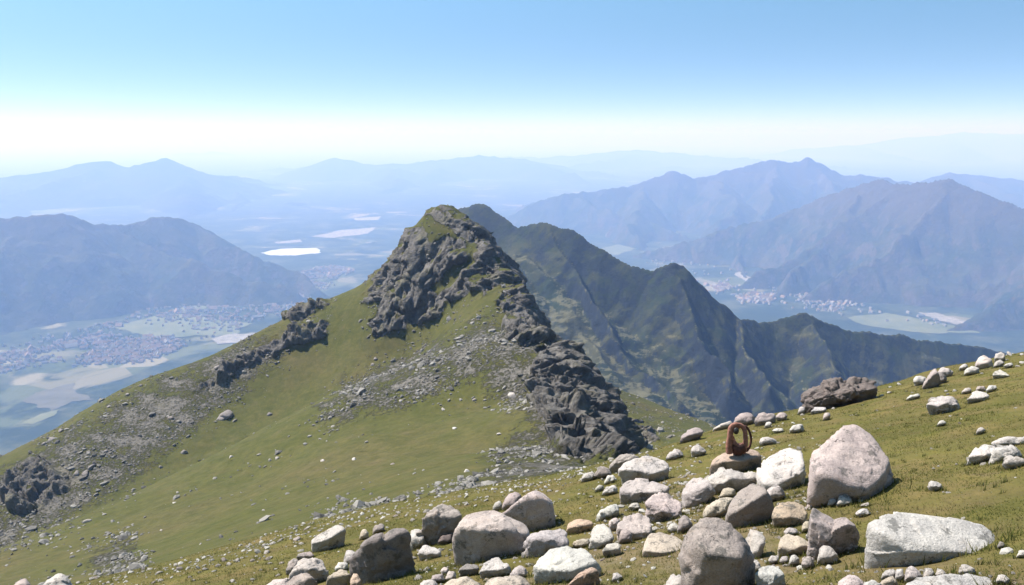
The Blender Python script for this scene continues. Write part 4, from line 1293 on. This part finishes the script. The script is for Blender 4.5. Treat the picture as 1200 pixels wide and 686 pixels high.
 ('pinkish grey stone between the white egg shaped and the pale flat boulder', 'k', [(712,616),(716,608),(722,605),(726,611),(725,621),(716,622)], [], dict(base=623)),
 ('tan low stone left of the white egg shaped boulder', 't', [(670,638),(674,633),(684,632),(692,631),(692,639),(680,642),(671,641)], [], dict(base=643)),
 ('small lone white stone on the bare turf in front of the heap', 'w', [(717,679),(719,672),(724,671),(730,676),(725,681)], [], dict(base=682)),
 ('white wedge stone at the bottom edge beside the big squarish boulder', 'w', [(778,690),(783,675),(789,671),(797,674),(805,681),(802,692),(784,695)], [(782,688),(796,684)], dict(base=697, p=20)),
 ('white broken stone under the pinkish white boulder', 'w', [(782,620),(785,614),(791,612),(796,617),(795,623),(786,624)], [], dict(base=625)),
 ('grey standing cobble left of the tan rounded boulder', 'g', [(794,620),(795,608),(800,603),(806,605),(812,613),(808,622),(798,625)], [], dict(base=627, p=14)),
 ('pale round stone right of the white knobbly boulder', 'p', [(597,674),(601,666),(609,663),(618,667),(618,675),(605,678)], [], dict(base=679, p=12)),
 ('pinkish stone right end of the small trio above the peach boulders', 'k', [(521,679),(526,669),(533,670),(534,677),(525,681)], [], dict(base=682)),
 ('grey pink topmost stone of the small trio above the peach boulders', 'k', [(516,669),(520,664),(526,666),(525,673),(518,674)], [], dict(base=675)),
 ('grey stone left end of the small trio above the peach boulders', 'g', [(504,679),(510,673),(519,672),(521,680),(510,683)], [], dict(base=684)),
 ('pale stone at the bottom edge left of the peach boulders', 'p', [(490,688),(497,680),(508,679),(515,685),(511,694),(493,694)], [], dict(base=696)),
 ('pale low boulder at the bottom edge in the left corner', 'p', [(42,692),(58,680),(68,673),(76,674),(82,682),(90,692),(70,698)], [], dict(base=699)),
 ('grey boulder top at the bottom edge left of the corner boulder', 'g', [(12,692),(22,680),(30,678),(38,687),(32,696)], [], dict(base=698)),
]
print('boulders', len(BOULDERS))
for lab, col, out, edg, op in BOULDERS:
    op = dict(op)
    w = max(p[0] for p in out) - min(p[0] for p in out)
    nm = op.pop('name', 'boulder' if w > 21 else 'stone')
    ct = op.pop('cat', nm)
    make_rock(nm, lab, ct, col, out, edg, group=None if nm == 'rock_outcrop' else (G_B if nm == 'boulder' else G_S), **op)

# ================================================================== SMALL STONES
STONE_MESHES = []
for i in range(14):
    pp = ROCK_RNG.normal(size=(16, 3)) * np.array([1.0, 0.85, 0.62])
    pp /= np.maximum(np.linalg.norm(pp / np.array([1.0, 0.85, 0.62]), axis=1), 1e-6)[:, None]
    v, f = rock_surface(pp, ROCK_RNG, 3, 18, 5, 0.9)
    me_o = mesh_obj('stone', v, f, M_STONE)
    STONE_MESHES.append(me_o.data)
    bpy.data.objects.remove(me_o)
SR = np.random.default_rng(23)


def loose_stone(px, py, wpx, col, label, group, name='stone', cat='stone', hit=None, flat=1.0):
    """one loose stone whose foot stands at a point of the ground"""
    g = ground_hit(px, py) if hit is None else hit
    r = 0.5 * wpx * np.linalg.norm(g) / F_PX
    o = bpy.data.objects.new(name, STONE_MESHES[SR.integers(len(STONE_MESHES))])
    C.objects.link(o)
    o.scale = (r, r * SR.uniform(0.8, 1.1), r * SR.uniform(0.75, 1.15) * flat)
    o.rotation_euler = (SR.normal(0, 0.25), SR.normal(0, 0.25), SR.uniform(0, 6.28))
    gz = float(ground_z(g[0], g[1])[0])
    o.location = (g[0], g[1], gz + 0.06 * r)
    c = np.array(COL[col]) * SR.uniform(0.85, 1.12)
    o.color = (*np.clip(c, 0, 1), 1)
    tag(o, label, cat, group)
    return o


# the thin band of stones along the left brink of the knoll
L1 = 'small stone in the thin stony band along the left brink of the knoll'
for px, py, w, c in [(168, 668, 9, 'd'), (174, 667, 6, 'p'), (187, 672, 8, 'p'), (206, 670, 6, 'g'), (211, 668, 10, 'g'), (220, 667, 7, 'p'), (234, 671, 7, 'd'), (241, 668, 9, 'p'), (262, 658, 10, 'g'), (268, 662, 9, 'p'),
                     (256, 664, 8, 'p'), (278, 658, 8, 'p'), (283, 655, 7, 'w'), (297, 657, 8, 'g'), (300, 653, 6, 'w'), (312, 648, 10, 'p'), (316, 655, 8, 'd'), (306, 669, 7, 'd'), (310, 640, 8, 'p'), (320, 638, 9, 'w'), (328, 634, 9, 'p'),
                     (314, 656, 10, 'g'), (316, 661, 7, 'p'), (348, 633, 12, 'k'), (354, 638, 9, 'p'), (330, 661, 8, 'k'), (326, 675, 8, 'p'), (323, 668, 7, 'p'), (297, 680, 7, 'w'), (272, 682, 9, 'w'), (243, 684, 6, 'p'),
                     (188, 682, 8, 'p'), (180, 684, 7, 'g'), (112, 676, 8, 'g'), (107, 680, 7, 'p'), (92, 684, 7, 'p'), (128, 683, 7, 'p'), (222, 677, 6, 'g'), (227, 681, 6, 'p'), (358, 621, 7, 'g'), (362, 625, 6, 'p'), (391, 613, 6, 'g'),
                     (412, 609, 7, 'w'), (436, 606, 7, 'p'), (446, 603, 8, 'w'), (430, 608, 6, 'g'), (464, 606, 9, 'g'), (468, 602, 7, 'p'), (484, 611, 9, 'p'), (476, 605, 7, 'w'), (489, 600, 6, 'p'), (454, 612, 6, 'p'), (545, 590, 8, 'w'),
                     (538, 591, 6, 'd'), (558, 586, 8, 'p'), (571, 583, 7, 'w'), (616, 570, 8, 'g'), (624, 569, 7, 'd'), (634, 567, 7, 'p'), (644, 576, 9, 'p'), (611, 572, 6, 'p'), (655, 563, 7, 'p'), (666, 560, 7, 'w'), (673, 559, 6, 'g')]:
    loose_stone(px, py, w, c, L1, 'stones of the left brink')
# cobbles in the gaps of the heap
L2 = 'small loose cobble in a gap between the boulders of the heap'
for px, py, w, c in [(742, 603, 7, 'g'), (735, 598, 7, 'p'), (729, 603, 6, 'g'), (748, 598, 6, 'p'), (752, 604, 6, 'w'), (741, 609, 5, 'p'), (727, 640, 6, 'p'), (736, 641, 6, 'k'), (743, 643, 7, 'p'), (733, 645, 5, 'w'), (747, 637, 6, 'g'),
                     (682, 639, 5, 't'), (802, 574, 6, 'p'), (795, 578, 7, 'w'), (788, 572, 6, 'p'), (797, 566, 5, 'w'), (806, 593, 8, 'g'), (814, 597, 9, 'p'), (800, 589, 7, 'p'), (819, 600, 7, 'g'), (788, 627, 7, 'p'), (783, 631, 6, 'w'),
                     (905, 587, 8, 'g'), (913, 591, 7, 'p'), (921, 583, 8, 'p'), (929, 584, 8, 'w'), (937, 582, 8, 'p'), (943, 585, 7, 'w'), (934, 578, 7, 'g'), (941, 577, 6, 'p'), (948, 590, 7, 'p'), (951, 596, 8, 'w'), (957, 594, 6, 'p'),
                     (925, 590, 6, 'p'), (950, 634, 6, 't'), (945, 637, 5, 'p'), (957, 637, 5, 'g'), (908, 624, 6, 'p'), (901, 665, 5, 'p'), (957, 662, 6, 'p'), (963, 666, 6, 't'), (933, 669, 5, 'p'), (716, 588, 5, 'p'), (722, 569, 4, 'g'),
                     (693, 583, 6, 'p'), (685, 580, 6, 'p'), (687, 589, 6, 'w'), (652, 606, 7, 'p'), (656, 610, 6, 'p'), (524, 652, 6, 'p'), (520, 660, 5, 'w'), (528, 645, 6, 'w'), (512, 636, 6, 'w'), (519, 644, 5, 't'), (574, 682, 5, 'p'),
                     (627, 672, 8, 'w'), (624, 662, 6, 'p'), (610, 658, 5, 'p')]:
    loose_stone(px, py, w, c, L2, 'cobbles in the heap')
rgc = np.random.default_rng(91)
HEAP = [(690, 640), (720, 600), (780, 575), (830, 590), (900, 575), (960, 590), (965, 660), (900, 672), (760, 650), (700, 660)]
HEAP2 = [(480, 640), (540, 650), (620, 655), (700, 640), (700, 690), (480, 690)]
made = 0
while made < 150:
    hp_ = HEAP if made < 105 else HEAP2
    px, py = rgc.uniform(480, 965), rgc.uniform(575, 690)
    if in_poly(np.array([px]), np.array([py]), hp_)[0]:
        loose_stone(px, py, float(np.exp(rgc.normal(math.log(5.5), 0.35))), rgc.choice(list('ppwwgkt')), 'rounded cobble among the rubble that fills the boulder heap', 'rubble cobbles of the heap', name='cobble', cat='cobble')
        made += 1
# scattered on the right meadow
L3 = 'small pale stone scattered on the meadow up to the right skyline'
for px, py, w, c in [(976, 480, 7, 'w'), (979, 475, 5, 'd'), (940, 487, 7, 'w'), (943, 492, 5, 'k'), (1011, 465, 6, 'w'), (1016, 466, 5, 'p'), (1027, 466, 6, 'p'), (1033, 464, 7, 'w'), (1043, 461, 9, 'w'), (1027, 482, 5, 'w'), (1011, 475, 3, 'w'),
                     (998, 487, 6, 'p'), (1004, 487, 4, 'p'), (1043, 454, 5, 'w'), (1055, 451, 8, 'w'), (1109, 459, 6, 'p'), (1118, 459, 7, 'w'), (1111, 463, 6, 'd'), (1151, 438, 5, 'p'), (1193, 430, 7, 'p'), (1198, 426, 8, 'w'), (1184, 417, 10, 'p'),
                     (1198, 416, 6, 'w'), (1145, 462, 4, 'w'), (1164, 511, 4, 'w'), (1125, 496, 4, 'b'), (1112, 577, 7, 'w'), (1106, 576, 4, 'p'), (833, 525, 4, 'w'), (832, 523, 5, 'p'), (905, 478 + 22, 4, 'w'), (884, 506, 7, 'p'), (880, 508, 5, 'p'),
                     (1096, 573, 5, 'w'), (795, 565, 5, 'w'), (799, 560, 4, 'p'), (1007, 604, 5, 'p'), (1016, 598, 5, 'w'), (1190, 478, 4, 'w'), (1062, 459, 4, 'p'), (1086, 456, 4, 'p'), (1114, 488, 4, 'w')]:
    loose_stone(px, py, w, c, L3, 'stones of the right meadow', flat=0.8)
# at the bottom right
L4 = 'small loose stone on bare soil around the foot of the long slab'
for px, py, w, c in [(974, 668, 8, 'w'), (984, 670, 6, 'p'), (993, 670, 8, 'w'), (1000, 672, 6, 'p'), (1028, 671, 7, 'p'), (1022, 668, 5, 'w'), (1115, 678, 6, 'p'), (1150, 672, 6, 'p'), (1160, 676, 7, 'p'), (1187, 672, 6, 'p'), (1190, 683, 6, 't'),
                     (1006, 664, 5, 'p'), (965, 678, 5, 'p'), (975, 684, 5, 't'), (1018, 661, 4, 'p'), (1140, 682, 5, 'p'), (1184, 662, 5, 'w'), (1045, 683, 6, 'w'), (954, 682, 4, 'p'), (944, 676, 4, 'p')]:
    loose_stone(px, py, w, c, L4, 'stones at the slab foot')


# ------------------------------------------------------------------ rocks and scree on the near mountain
def far_hit(px, py, r0=60.0, r1=700.0):
    d = ray(px, py)
    t = np.linspace(r0, r1, 3000)
    P_ = d[None, :] * t[:, None]
    below = np.where(P_[:, 2] < base_height(P_[:, 0], P_[:, 1]))[0]
    return P_[below[0]] if len(below) else None


L5 = 'grey rock lying alone on the green slope of the near mountain'
for px, py, w, c in [(102, 610, 10, 'p'), (216, 532, 9, 'd'), (188, 548, 6, 'd'), (316, 486, 8, 'd'), (265, 487, 20, 'd'), (259, 491, 11, 'd'), (200, 491, 7, 'g'), (197, 489, 5, 'p'), (139, 612, 4, 'p'), (205, 590, 6, 'w'), (208, 579, 5, 'p'),
                     (270, 536, 7, 'p'), (325, 538, 6, 'p'), (378, 541, 7, 'p'), (415, 540, 7, 'w'), (533, 503, 8, 'w'), (430, 520, 6, 'p'), (460, 545, 6, 'g'), (309, 600, 4, 'p'), (189, 622, 4, 'p'), (235, 640, 4, 'p'), (84, 650, 4, 'p'),
                     (60, 632, 4, 'p'), (547, 555, 9, 'w'), (520, 480, 7, 'p'), (556, 470, 7, 'g'), (600, 465, 12, 'p'), (437, 428, 6, 'd'), (450, 425, 5, 'd'), (440, 421, 8, 'd'), (560, 375, 6, 'd'), (585, 510, 7, 'p'), (470, 470, 6, 'p'), (390, 500, 5, 'p'),
                     (104, 531, 6, 'd'), (90, 556, 8, 'd'), (101, 556, 10, 'd'), (108, 549, 10, 'd'), (124, 530, 6, 'd'), (60, 515, 9, 'd'), (72, 505, 8, 'd'), (150, 463, 7, 'd'), (165, 452, 6, 'd'), (52, 520, 7, 'd'), (128, 478, 6, 'd'), (255, 433, 10, 'd'), (295, 388, 12, 'd')]:
    h = far_hit(px, py)
    if h is not None:
        loose_stone(px, py, w, c, L5, 'rocks on the near mountain', name='rock', cat='rock', hit=h)


def stone_field(name, pos, rad, mat, label, seed, colour_attr=None):
    """very many small stones as one mass; each is an uneven twenty-faced lump"""
    rng = np.random.default_rng(seed)
    v0, f0 = ico(1)
    n = len(pos)
    nv = len(v0)
    jit = 1 + rng.uniform(-0.28, 0.28, (n, nv))
    sc = rad[:, None] * np.stack([rng.uniform(0.8, 1.3, n), rng.uniform(0.7, 1.1, n), rng.uniform(0.45, 0.9, n)], 1)
    a = rng.uniform(0, 6.28, n)
    vv_ = v0[None] * jit[:, :, None] * sc[:, None, :]
    x = vv_[:, :, 0] * np.cos(a)[:, None] - vv_[:, :, 1] * np.sin(a)[:, None]
    y = vv_[:, :, 0] * np.sin(a)[:, None] + vv_[:, :, 1] * np.cos(a)[:, None]
    tl = rng.normal(0, 0.3, n)[:, None]
    z = vv_[:, :, 2] + x * tl
    V_ = np.stack([x, y, z], 2) + pos[:, None, :]
    F_ = f0[None] + (np.arange(n) * nv)[:, None, None]
    tone = np.repeat(rng.random(n), nv)
    o = mesh_obj(name, V_.reshape(-1, 3), F_.reshape(-1, 3), mat, smooth=False, attrs={'tone': tone})
    tag(o, label, kind='stuff')
    return o


def mat_scree(name, lo, hi):
    k = NT(name)
    P = k.coord()
    c = k.mix(k.attr('tone'), lo, hi)
    c = k.mix(k.rng(k.noise(P, 6.0, 4, 0.7), 0.4, 0.65, 0, 0.5), c, k.mix(1.0, c, (0.6, 0.58, 0.56), 'MULTIPLY'))
    return k.finish(c, 0.92, None, 0.2)


print('scree ...')
g2 = np.random.default_rng(77)
# candidates over the whole near mountain, kept by how stony the ground is there
n_c = 420000
th_c = g2.uniform(R(-36), R(20), n_c)
r_c = np.sqrt(g2.uniform(45.0 ** 2, 430.0 ** 2, n_c))
cx_, cy_ = r_c * np.sin(th_c), r_c * np.cos(th_c)
cz_ = base_height(cx_, cy_)
pc = np.stack([cx_, cy_, cz_], 1)
ux2, uy2 = pix_of(pc)
dens = np.zeros(n_c)
for poly in SCREES:
    dens = np.maximum(dens, (0.3 if poly[0][0] == 715 else 1.0) * sstep(-30, 16, poly_dist(ux2, uy2, poly)))
for poly in ROCKS:
    dens = np.maximum(dens, 0.8 * sstep(-16, 0, poly_dist(ux2, uy2, poly)))
cl = fbm(pc / 16.0, 4, 33)
dens = dens * sstep(-0.25, 0.3, cl) * 0.55 + 0.03 * sstep(-0.1, 0.5, fbm(pc / 30.0, 3, 35))
dens *= np.interp(r_c, [45, 150, 300, 430], [1.0, 0.55, 0.30, 0.22])
keep = g2.random(n_c) < dens
pc = pc[keep]
rr = np.exp(g2.normal(math.log(0.24), 0.55, len(pc))).clip(0.08, 1.6) * np.interp(r_c[keep], [45, 120, 250], [0.55, 0.85, 1.15])
pc[:, 2] = ground_z(pc[:, 0], pc[:, 1]) + 0.15 * rr
print('scree stones', len(pc))
stone_field('scree', pc, rr, mat_scree('grey_scree', (0.075, 0.07, 0.064), (0.235, 0.22, 0.20)), 'fields of grey broken stones on the near mountain', 3)

# gravel and pebbles on the knoll
n_c = 26000
th_c = g2.uniform(R(-36), R(36), n_c)
r_c = np.exp(g2.uniform(math.log(5.5), math.log(40), n_c))
gx_, gy_ = r_c * np.sin(th_c), r_c * np.cos(th_c)
inside = r_c < edge_r(th_c) + 14
dn = sstep(0.0, 0.45, fbm(np.stack([gx_ / 2.2, gy_ / 2.2, 0 * gx_], 1), 3, 44)) * 0.35 + 0.02
bx, by = pix_of(np.stack([gx_, gy_, ground_z(gx_, gy_)], 1))
heap = sstep(-60, 20, poly_dist(bx, by, [(520, 690), (690, 560), (800, 550), (960, 560), (1000, 620), (1190, 660), (1190, 700), (520, 700)]))
brink = np.exp(-((r_c - edge_r(th_c)) / 2.2) ** 2) * (th_c < R(8))
dn = dn * (0.25 + 1.3 * heap) + 0.5 * brink + 0.06 * heap
keep = inside & (g2.random(n_c) < dn)
gp = np.stack([gx_, gy_, ground_z(gx_, gy_)], 1)[keep]
gr = np.exp(g2.normal(math.log(0.014), 0.5, len(gp))).clip(0.005, 0.05) * np.interp(r_c[keep], [6, 20, 35], [0.9, 1.7, 2.4])
gp[:, 2] += 0.2 * gr
print('pebbles', len(gp))
stone_field('gravel', gp, gr, mat_scree('pale_pebbles', (0.15, 0.135, 0.115), (0.36, 0.34, 0.31)), 'small pebbles and grit between the boulders', 4)

# ------------------------------------------------------------------ short turf
def mat_grass():
    k = NT('short_mountain_grass')
    P = k.coord()
    t = k.attr('tone')
    c = k.ramp(t, [(0.0, (0.085, 0.100, 0.024)), (0.45, (0.125, 0.125, 0.036)), (0.75, (0.185, 0.150, 0.062)), (1.0, (0.25, 0.195, 0.10))])
    m = k.finish(c, 0.85, None, 0.1)
    tr = k.n('ShaderNodeBsdfTranslucent')
    k.set(tr.inputs['Color'], c)
    mx = k.n('ShaderNodeMixShader')
    mx.inputs[0].default_value = 0.5
    k.t.links.new(k.b.outputs[0], mx.inputs[1])
    k.t.links.new(tr.outputs[0], mx.inputs[2])
    k.t.links.new(mx.outputs[0], k.out.inputs[0])
    return m


print('turf ...')
n_c = 330000
th_c = g2.uniform(R(-37), R(37), n_c)
r_c = np.exp(g2.uniform(math.log(5.0), math.log(42), n_c))
gx_, gy_ = r_c * np.sin(th_c), r_c * np.cos(th_c)
patchy = fbm(np.stack([gx_ / 1.5, gy_ / 1.5, 0 * gx_], 1), 4, 55)
keep = (r_c < edge_r(th_c) + 6) & (g2.random(n_c) < sstep(-0.55, 0.35, patchy))
gx_, gy_, r_c, patchy = gx_[keep], gy_[keep], r_c[keep], patchy[keep]
gz_ = ground_z(gx_, gy_)
n = len(gx_)
hgt = g2.uniform(0.008, 0.022, n) * (1 + 0.5 * patchy) * np.interp(r_c, [5, 15, 40], [0.9, 1.2, 1.7])
wid = g2.uniform(0.003, 0.006, n) * np.interp(r_c, [5, 15, 40], [1.0, 1.8, 3.0])
aa = g2.uniform(0, 6.28, n)
ln = g2.normal(0, 1.1, (n, 2)) * hgt[:, None]
A_ = np.stack([gx_ - np.cos(aa) * wid, gy_ - np.sin(aa) * wid, gz_ - 0.005], 1)
B_ = np.stack([gx_ + np.cos(aa) * wid, gy_ + np.sin(aa) * wid, gz_ - 0.005], 1)
C_ = np.stack([gx_ + ln[:, 0], gy_ + ln[:, 1], gz_ + hgt], 1)
GV = np.stack([A_, B_, C_], 1).reshape(-1, 3)
tuft = []
for o_ in C.objects:
    if o_.get('category') in ('boulder', 'stone', 'cobble') and o_.location.y < 45:
        co = np.array(o_.bound_box)
        hx_, hy_ = np.ptp(co[:, 0]) / 2 * o_.scale[0], np.ptp(co[:, 1]) / 2 * o_.scale[1]
        if hx_ < 0.03:
            continue
        m_ = int(70 + 420 * min(hx_, 0.8))
        an = g2.uniform(0, 6.28, m_)
        q_ = g2.uniform(0.82, 1.16, m_)
        tx, ty = o_.location.x + hx_ * q_ * np.cos(an), o_.location.y + hy_ * q_ * np.sin(an)
        hh = g2.uniform(0.02, 0.05, m_) * min(1.6, 0.7 + hx_ * 2) * np.where(g2.random(m_) < 0.15, 1.7, 1.0)
        tuft.append(np.stack([tx, ty, hh, an], 1))
n_k = 1700
kt = g2.uniform(R(-36), R(36), n_k)
kr = np.exp(g2.uniform(math.log(5.5), math.log(26), n_k))
ok_ = (kr < edge_r(kt) + 2) & (fbm(np.stack([kr * np.sin(kt) / 1.3, kr * np.cos(kt) / 1.3, 0 * kt], 1), 3, 61) > -0.05)
for t_, r_ in zip(kt[ok_], kr[ok_]):
    m_ = 16
    an = g2.uniform(0, 6.28, m_)
    rd = g2.uniform(0, 0.05, m_)
    tuft.append(np.stack([r_ * math.sin(t_) + rd * np.cos(an), r_ * math.cos(t_) + rd * np.sin(an), g2.uniform(0.02, 0.06, m_), an], 1))
tuft = np.vstack(tuft)
tz = ground_z(tuft[:, 0], tuft[:, 1])
aw = g2.uniform(0, 6.28, len(tuft))
ww = g2.uniform(0.003, 0.007, len(tuft))
A_ = np.stack([tuft[:, 0] - np.cos(aw) * ww, tuft[:, 1] - np.sin(aw) * ww, tz - 0.01], 1)
B_ = np.stack([tuft[:, 0] + np.cos(aw) * ww, tuft[:, 1] + np.sin(aw) * ww, tz - 0.01], 1)
lx = g2.normal(0, 0.45, (len(tuft), 2)) * tuft[:, 2:3]
C_ = np.stack([tuft[:, 0] + lx[:, 0], tuft[:, 1] + lx[:, 1], tz + tuft[:, 2]], 1)
GV = np.vstack([GV, np.stack([A_, B_, C_], 1).reshape(-1, 3)])
n_t = len(tuft)
GF = np.arange(3 * (n + n_t)).reshape(-1, 3)
dry = fbm(np.stack([gx_ / 0.9, gy_ / 0.9, 0 * gx_], 1), 4, 58)
tone = np.clip(0.5 + 0.5 * dry + g2.normal(0, 0.16, n), 0, 1)
go = mesh_obj('grass', GV, GF, mat_grass(), smooth=False, attrs={'tone': np.repeat(np.r_[tone, np.clip(g2.normal(0.45, 0.25, n_t), 0, 1)], 3)})
tag(go, 'short patchy turf on the knoll', kind='stuff')

# ================================================================== THE LEATHER BAG ON THE FLAT TAN ROCK
from mathutils.bvhtree import BVHTree
flat_rock = [o for o in C.objects if o.get('label', '').startswith('flat tan rock carrying')][0]
bv = BVHTree.FromPolygons([flat_rock.location + v.co for v in flat_rock.data.vertices], [p.vertices[:] for p in flat_rock.data.polygons])
d_ = Vector(ray(864, 533)).normalized()
hit = bv.ray_cast(Vector((0, 0, 0)), d_)[0]
if hit is None:
    hit = Vector(ground_hit(864, 533))
S_BAG = hit.length / F_PX


def mat_leather(name, a, b, rough=0.7):
    k = NT(name)
    P = k.coord()
    c = k.mix(k.rng(k.noise(P, 26.0, 6, 0.7), 0.35, 0.68), a, b)
    return k.finish(c, rough, k.bump(k.noise(P, 60.0, 6, 0.75), 0.5, 0.008), 0.35)


M_LEATHER = mat_leather('worn_red_brown_leather', (0.13, 0.052, 0.036), (0.32, 0.15, 0.105))
M_LEATHER_D = mat_leather('dark_red_brown_leather', (0.045, 0.016, 0.012), (0.12, 0.045, 0.032))
M_BUCKLE = mat_leather('blackened_metal', (0.012, 0.011, 0.011), (0.03, 0.028, 0.027), 0.45)


def bag_pt(px, py, d=0.0):
    """place on the bag, in its own upright frame (x right, y away, z up)"""
    return np.array([(px - 864) * S_BAG, d, (533 - py) * S_BAG * 1.06])


def spline(pts, n):
    pts = np.array(pts, float)
    e_ = np.vstack([2 * pts[0] - pts[1], pts, 2 * pts[-1] - pts[-2]])
    out = []
    m = len(pts) - 1
    for i in range(n):
        t = i / (n - 1) * m
        k = min(int(t), m - 1)
        u = t - k
        p0, p1, p2, p3 = e_[k:k + 4]
        out.append(0.5 * ((2 * p1) + (-p0 + p2) * u + (2 * p0 - 5 * p1 + 4 * p2 - p3) * u * u + (-p0 + 3 * p1 - 3 * p2 + p3) * u ** 3))
    return np.array(out)


def strap(name, pts, wx, wy, mat, parent, seed):
    """flattened strap swept along a curve, widths given along it"""
    n, m = 46, 16
    c = spline(pts, n)
    wx = np.interp(np.linspace(0, 1, n), np.linspace(0, 1, len(wx)), wx)
    wy = np.interp(np.linspace(0, 1, n), np.linspace(0, 1, len(wy)), wy)
    T = np.gradient(c, axis=0)
    T /= np.linalg.norm(T, axis=1)[:, None]
    yv = np.array([0, 1.0, 0])
    V_ = []
    for i in range(n):
        side = np.cross(T[i], yv)
        side /= np.linalg.norm(side) + 1e-9
        dep = np.cross(side, T[i])
        cap = math.sqrt(max(0.05, 1 - max(0, abs(2 * i / (n - 1) - 1) - 0.9) ** 2 * 95))
        for j in range(m):
            a = 2 * math.pi * j / m
            ca, sa = math.cos(a), math.sin(a)
            V_.append(c[i] + side * wx[i] * cap * np.sign(ca) * abs(ca) ** 0.7 + dep * wy[i] * cap * np.sign(sa) * abs(sa) ** 0.7)
    V_ = np.array(V_)
    V_ += 0.10 * wx.mean() * np.stack([fbm(V_ / 0.05, 3, seed + q) for q in range(3)], 1)
    F_ = grid_faces(n, m, True)
    ends = [[0, *[m - 1 - j for j in range(m - 1)]], [(n - 1) * m + j for j in range(m)]]
    me = bpy.data.meshes.new(name)
    me.from_pydata([tuple(v) for v in V_], [], [tuple(int(a) for a in f) for f in F_] + [tuple(e_) for e_ in ends])
    me.polygons.foreach_set('use_smooth', np.ones(len(me.polygons), bool))
    me.materials.append(mat)
    o = bpy.data.objects.new(name, me)
    C.objects.link(o)
    o.parent = parent
    return o


bag = bpy.data.objects.new('leather_bag', None)
C.objects.link(bag)
bag.location = hit
tag(bag, 'red brown leather bag with looped straps standing on the flat tan rock', 'bag')
u = S_BAG
# pouch at the bottom
v, f = ico(5)
q = v * np.array([9.2, 6.5, 8.0]) * u
q[:, 0] *= 1 - 0.22 * np.clip(-v[:, 2], 0, 1)
q[:, 2] = np.where(v[:, 2] < 0, q[:, 2] * 0.92, q[:, 2] * (0.75 + 0.9 * v[:, 0] ** 2))
q *= (1 + 0.09 * fbm(v * 1.6, 4, 91) + 0.05 * ridged(v * 2.6, 3, 95) - 0.04)[:, None]
q += bag_pt(864.5, 526.5)
mesh_obj('pouch', q, f, M_LEATHER_D, bag)
strap('strap', [bag_pt(866, 503, 0.02), bag_pt(861, 500.5, 0.0), bag_pt(855.5, 503, -0.02), bag_pt(854, 512, -0.04), bag_pt(853.2, 522, -0.05), bag_pt(854.5, 531, -0.05)],
      [3.0 * u, 3.2 * u, 3.3 * u, 3.0 * u, 3.4 * u, 3.9 * u], [2.4 * u, 2.4 * u, 2.2 * u, 2.6 * u, 3.4 * u], M_LEATHER, bag, 1)
strap('strap', [bag_pt(860, 501.5, 0.03), bag_pt(866, 501.5, 0.03), bag_pt(870.5, 505.5, 0.02), bag_pt(872, 514, 0.0), bag_pt(871.5, 523, -0.02), bag_pt(868.5, 531, -0.03)],
      [2.4 * u, 2.6 * u, 2.5 * u, 2.5 * u, 2.8 * u, 3.4 * u], [2.2 * u, 2.0 * u, 2.2 * u, 3.0 * u], M_LEATHER, bag, 2)
strap('cord', [bag_pt(869.5, 504, 0.05), bag_pt(873.5, 504, 0.06), bag_pt(877, 509, 0.05), bag_pt(879, 517, 0.03), bag_pt(877.5, 524.5, 0.02), bag_pt(873.5, 530, 0.0)],
      [1.2 * u, 1.35 * u, 1.25 * u, 1.2 * u, 1.5 * u], [1.2 * u, 1.3 * u, 1.3 * u], M_LEATHER_D, bag, 3)
strap('flap', [bag_pt(857, 512, 0.02), bag_pt(858.5, 517, 0.0), bag_pt(861, 521, -0.03), bag_pt(865, 523.5, -0.045), bag_pt(869.5, 521, -0.03)],
      [2.0 * u, 2.4 * u, 2.6 * u, 2.4 * u, 2.0 * u], [1.6 * u, 1.8 * u, 1.6 * u], M_LEATHER, bag, 4)
v, f = ico(4)
q = v * np.array([3.0, 2.2, 3.9]) * u * (1 + 0.12 * fbm(v * 2.2, 3, 97))[:, None] + bag_pt(860.2, 505.5, -0.055)
mesh_obj('buckle', q, f, M_BUCKLE, bag)



# ================================================================== HAZE
hm = bpy.data.materials.new('valley_haze')
hm.use_nodes = True
ht = hm.node_tree
for nd in list(ht.nodes):
    if nd.type != 'OUTPUT_MATERIAL':
        ht.nodes.remove(nd)
pv = ht.nodes.new('ShaderNodeVolumePrincipled')
pv.inputs['Color'].default_value = (*HAZE_COLOR, 1)
pv.inputs['Absorption Color'].default_value = (0.80, 0.52, 0.4, 1)
pv.inputs['Density'].default_value = HAZE_DENSITY
pv.inputs['Anisotropy'].default_value = HAZE_ANISO
pv.inputs['Density Attribute'].default_value = ''
ht.links.new(pv.outputs[0], ht.nodes['Material Output'].inputs['Volume'])
hx, hy0, hy1, hz0, hz1 = 60000, -5000, 60000, VALLEY - 101.0, 230.0
hv = [(-hx, hy0, hz0), (hx, hy0, hz0), (hx, hy1, hz0), (-hx, hy1, hz0), (-hx, hy0, hz1), (hx, hy0, hz1), (hx, hy1, hz1), (-hx, hy1, hz1)]
hf = [[0, 3, 2, 1], [4, 5, 6, 7], [0, 1, 5, 4], [1, 2, 6, 5], [2, 3, 7, 6], [3, 0, 4, 7]]
haze = mesh_obj('haze', hv, hf, hm, smooth=False)
tag(haze, 'pale blue haze filling the air over the valley', 'haze', kind='stuff')
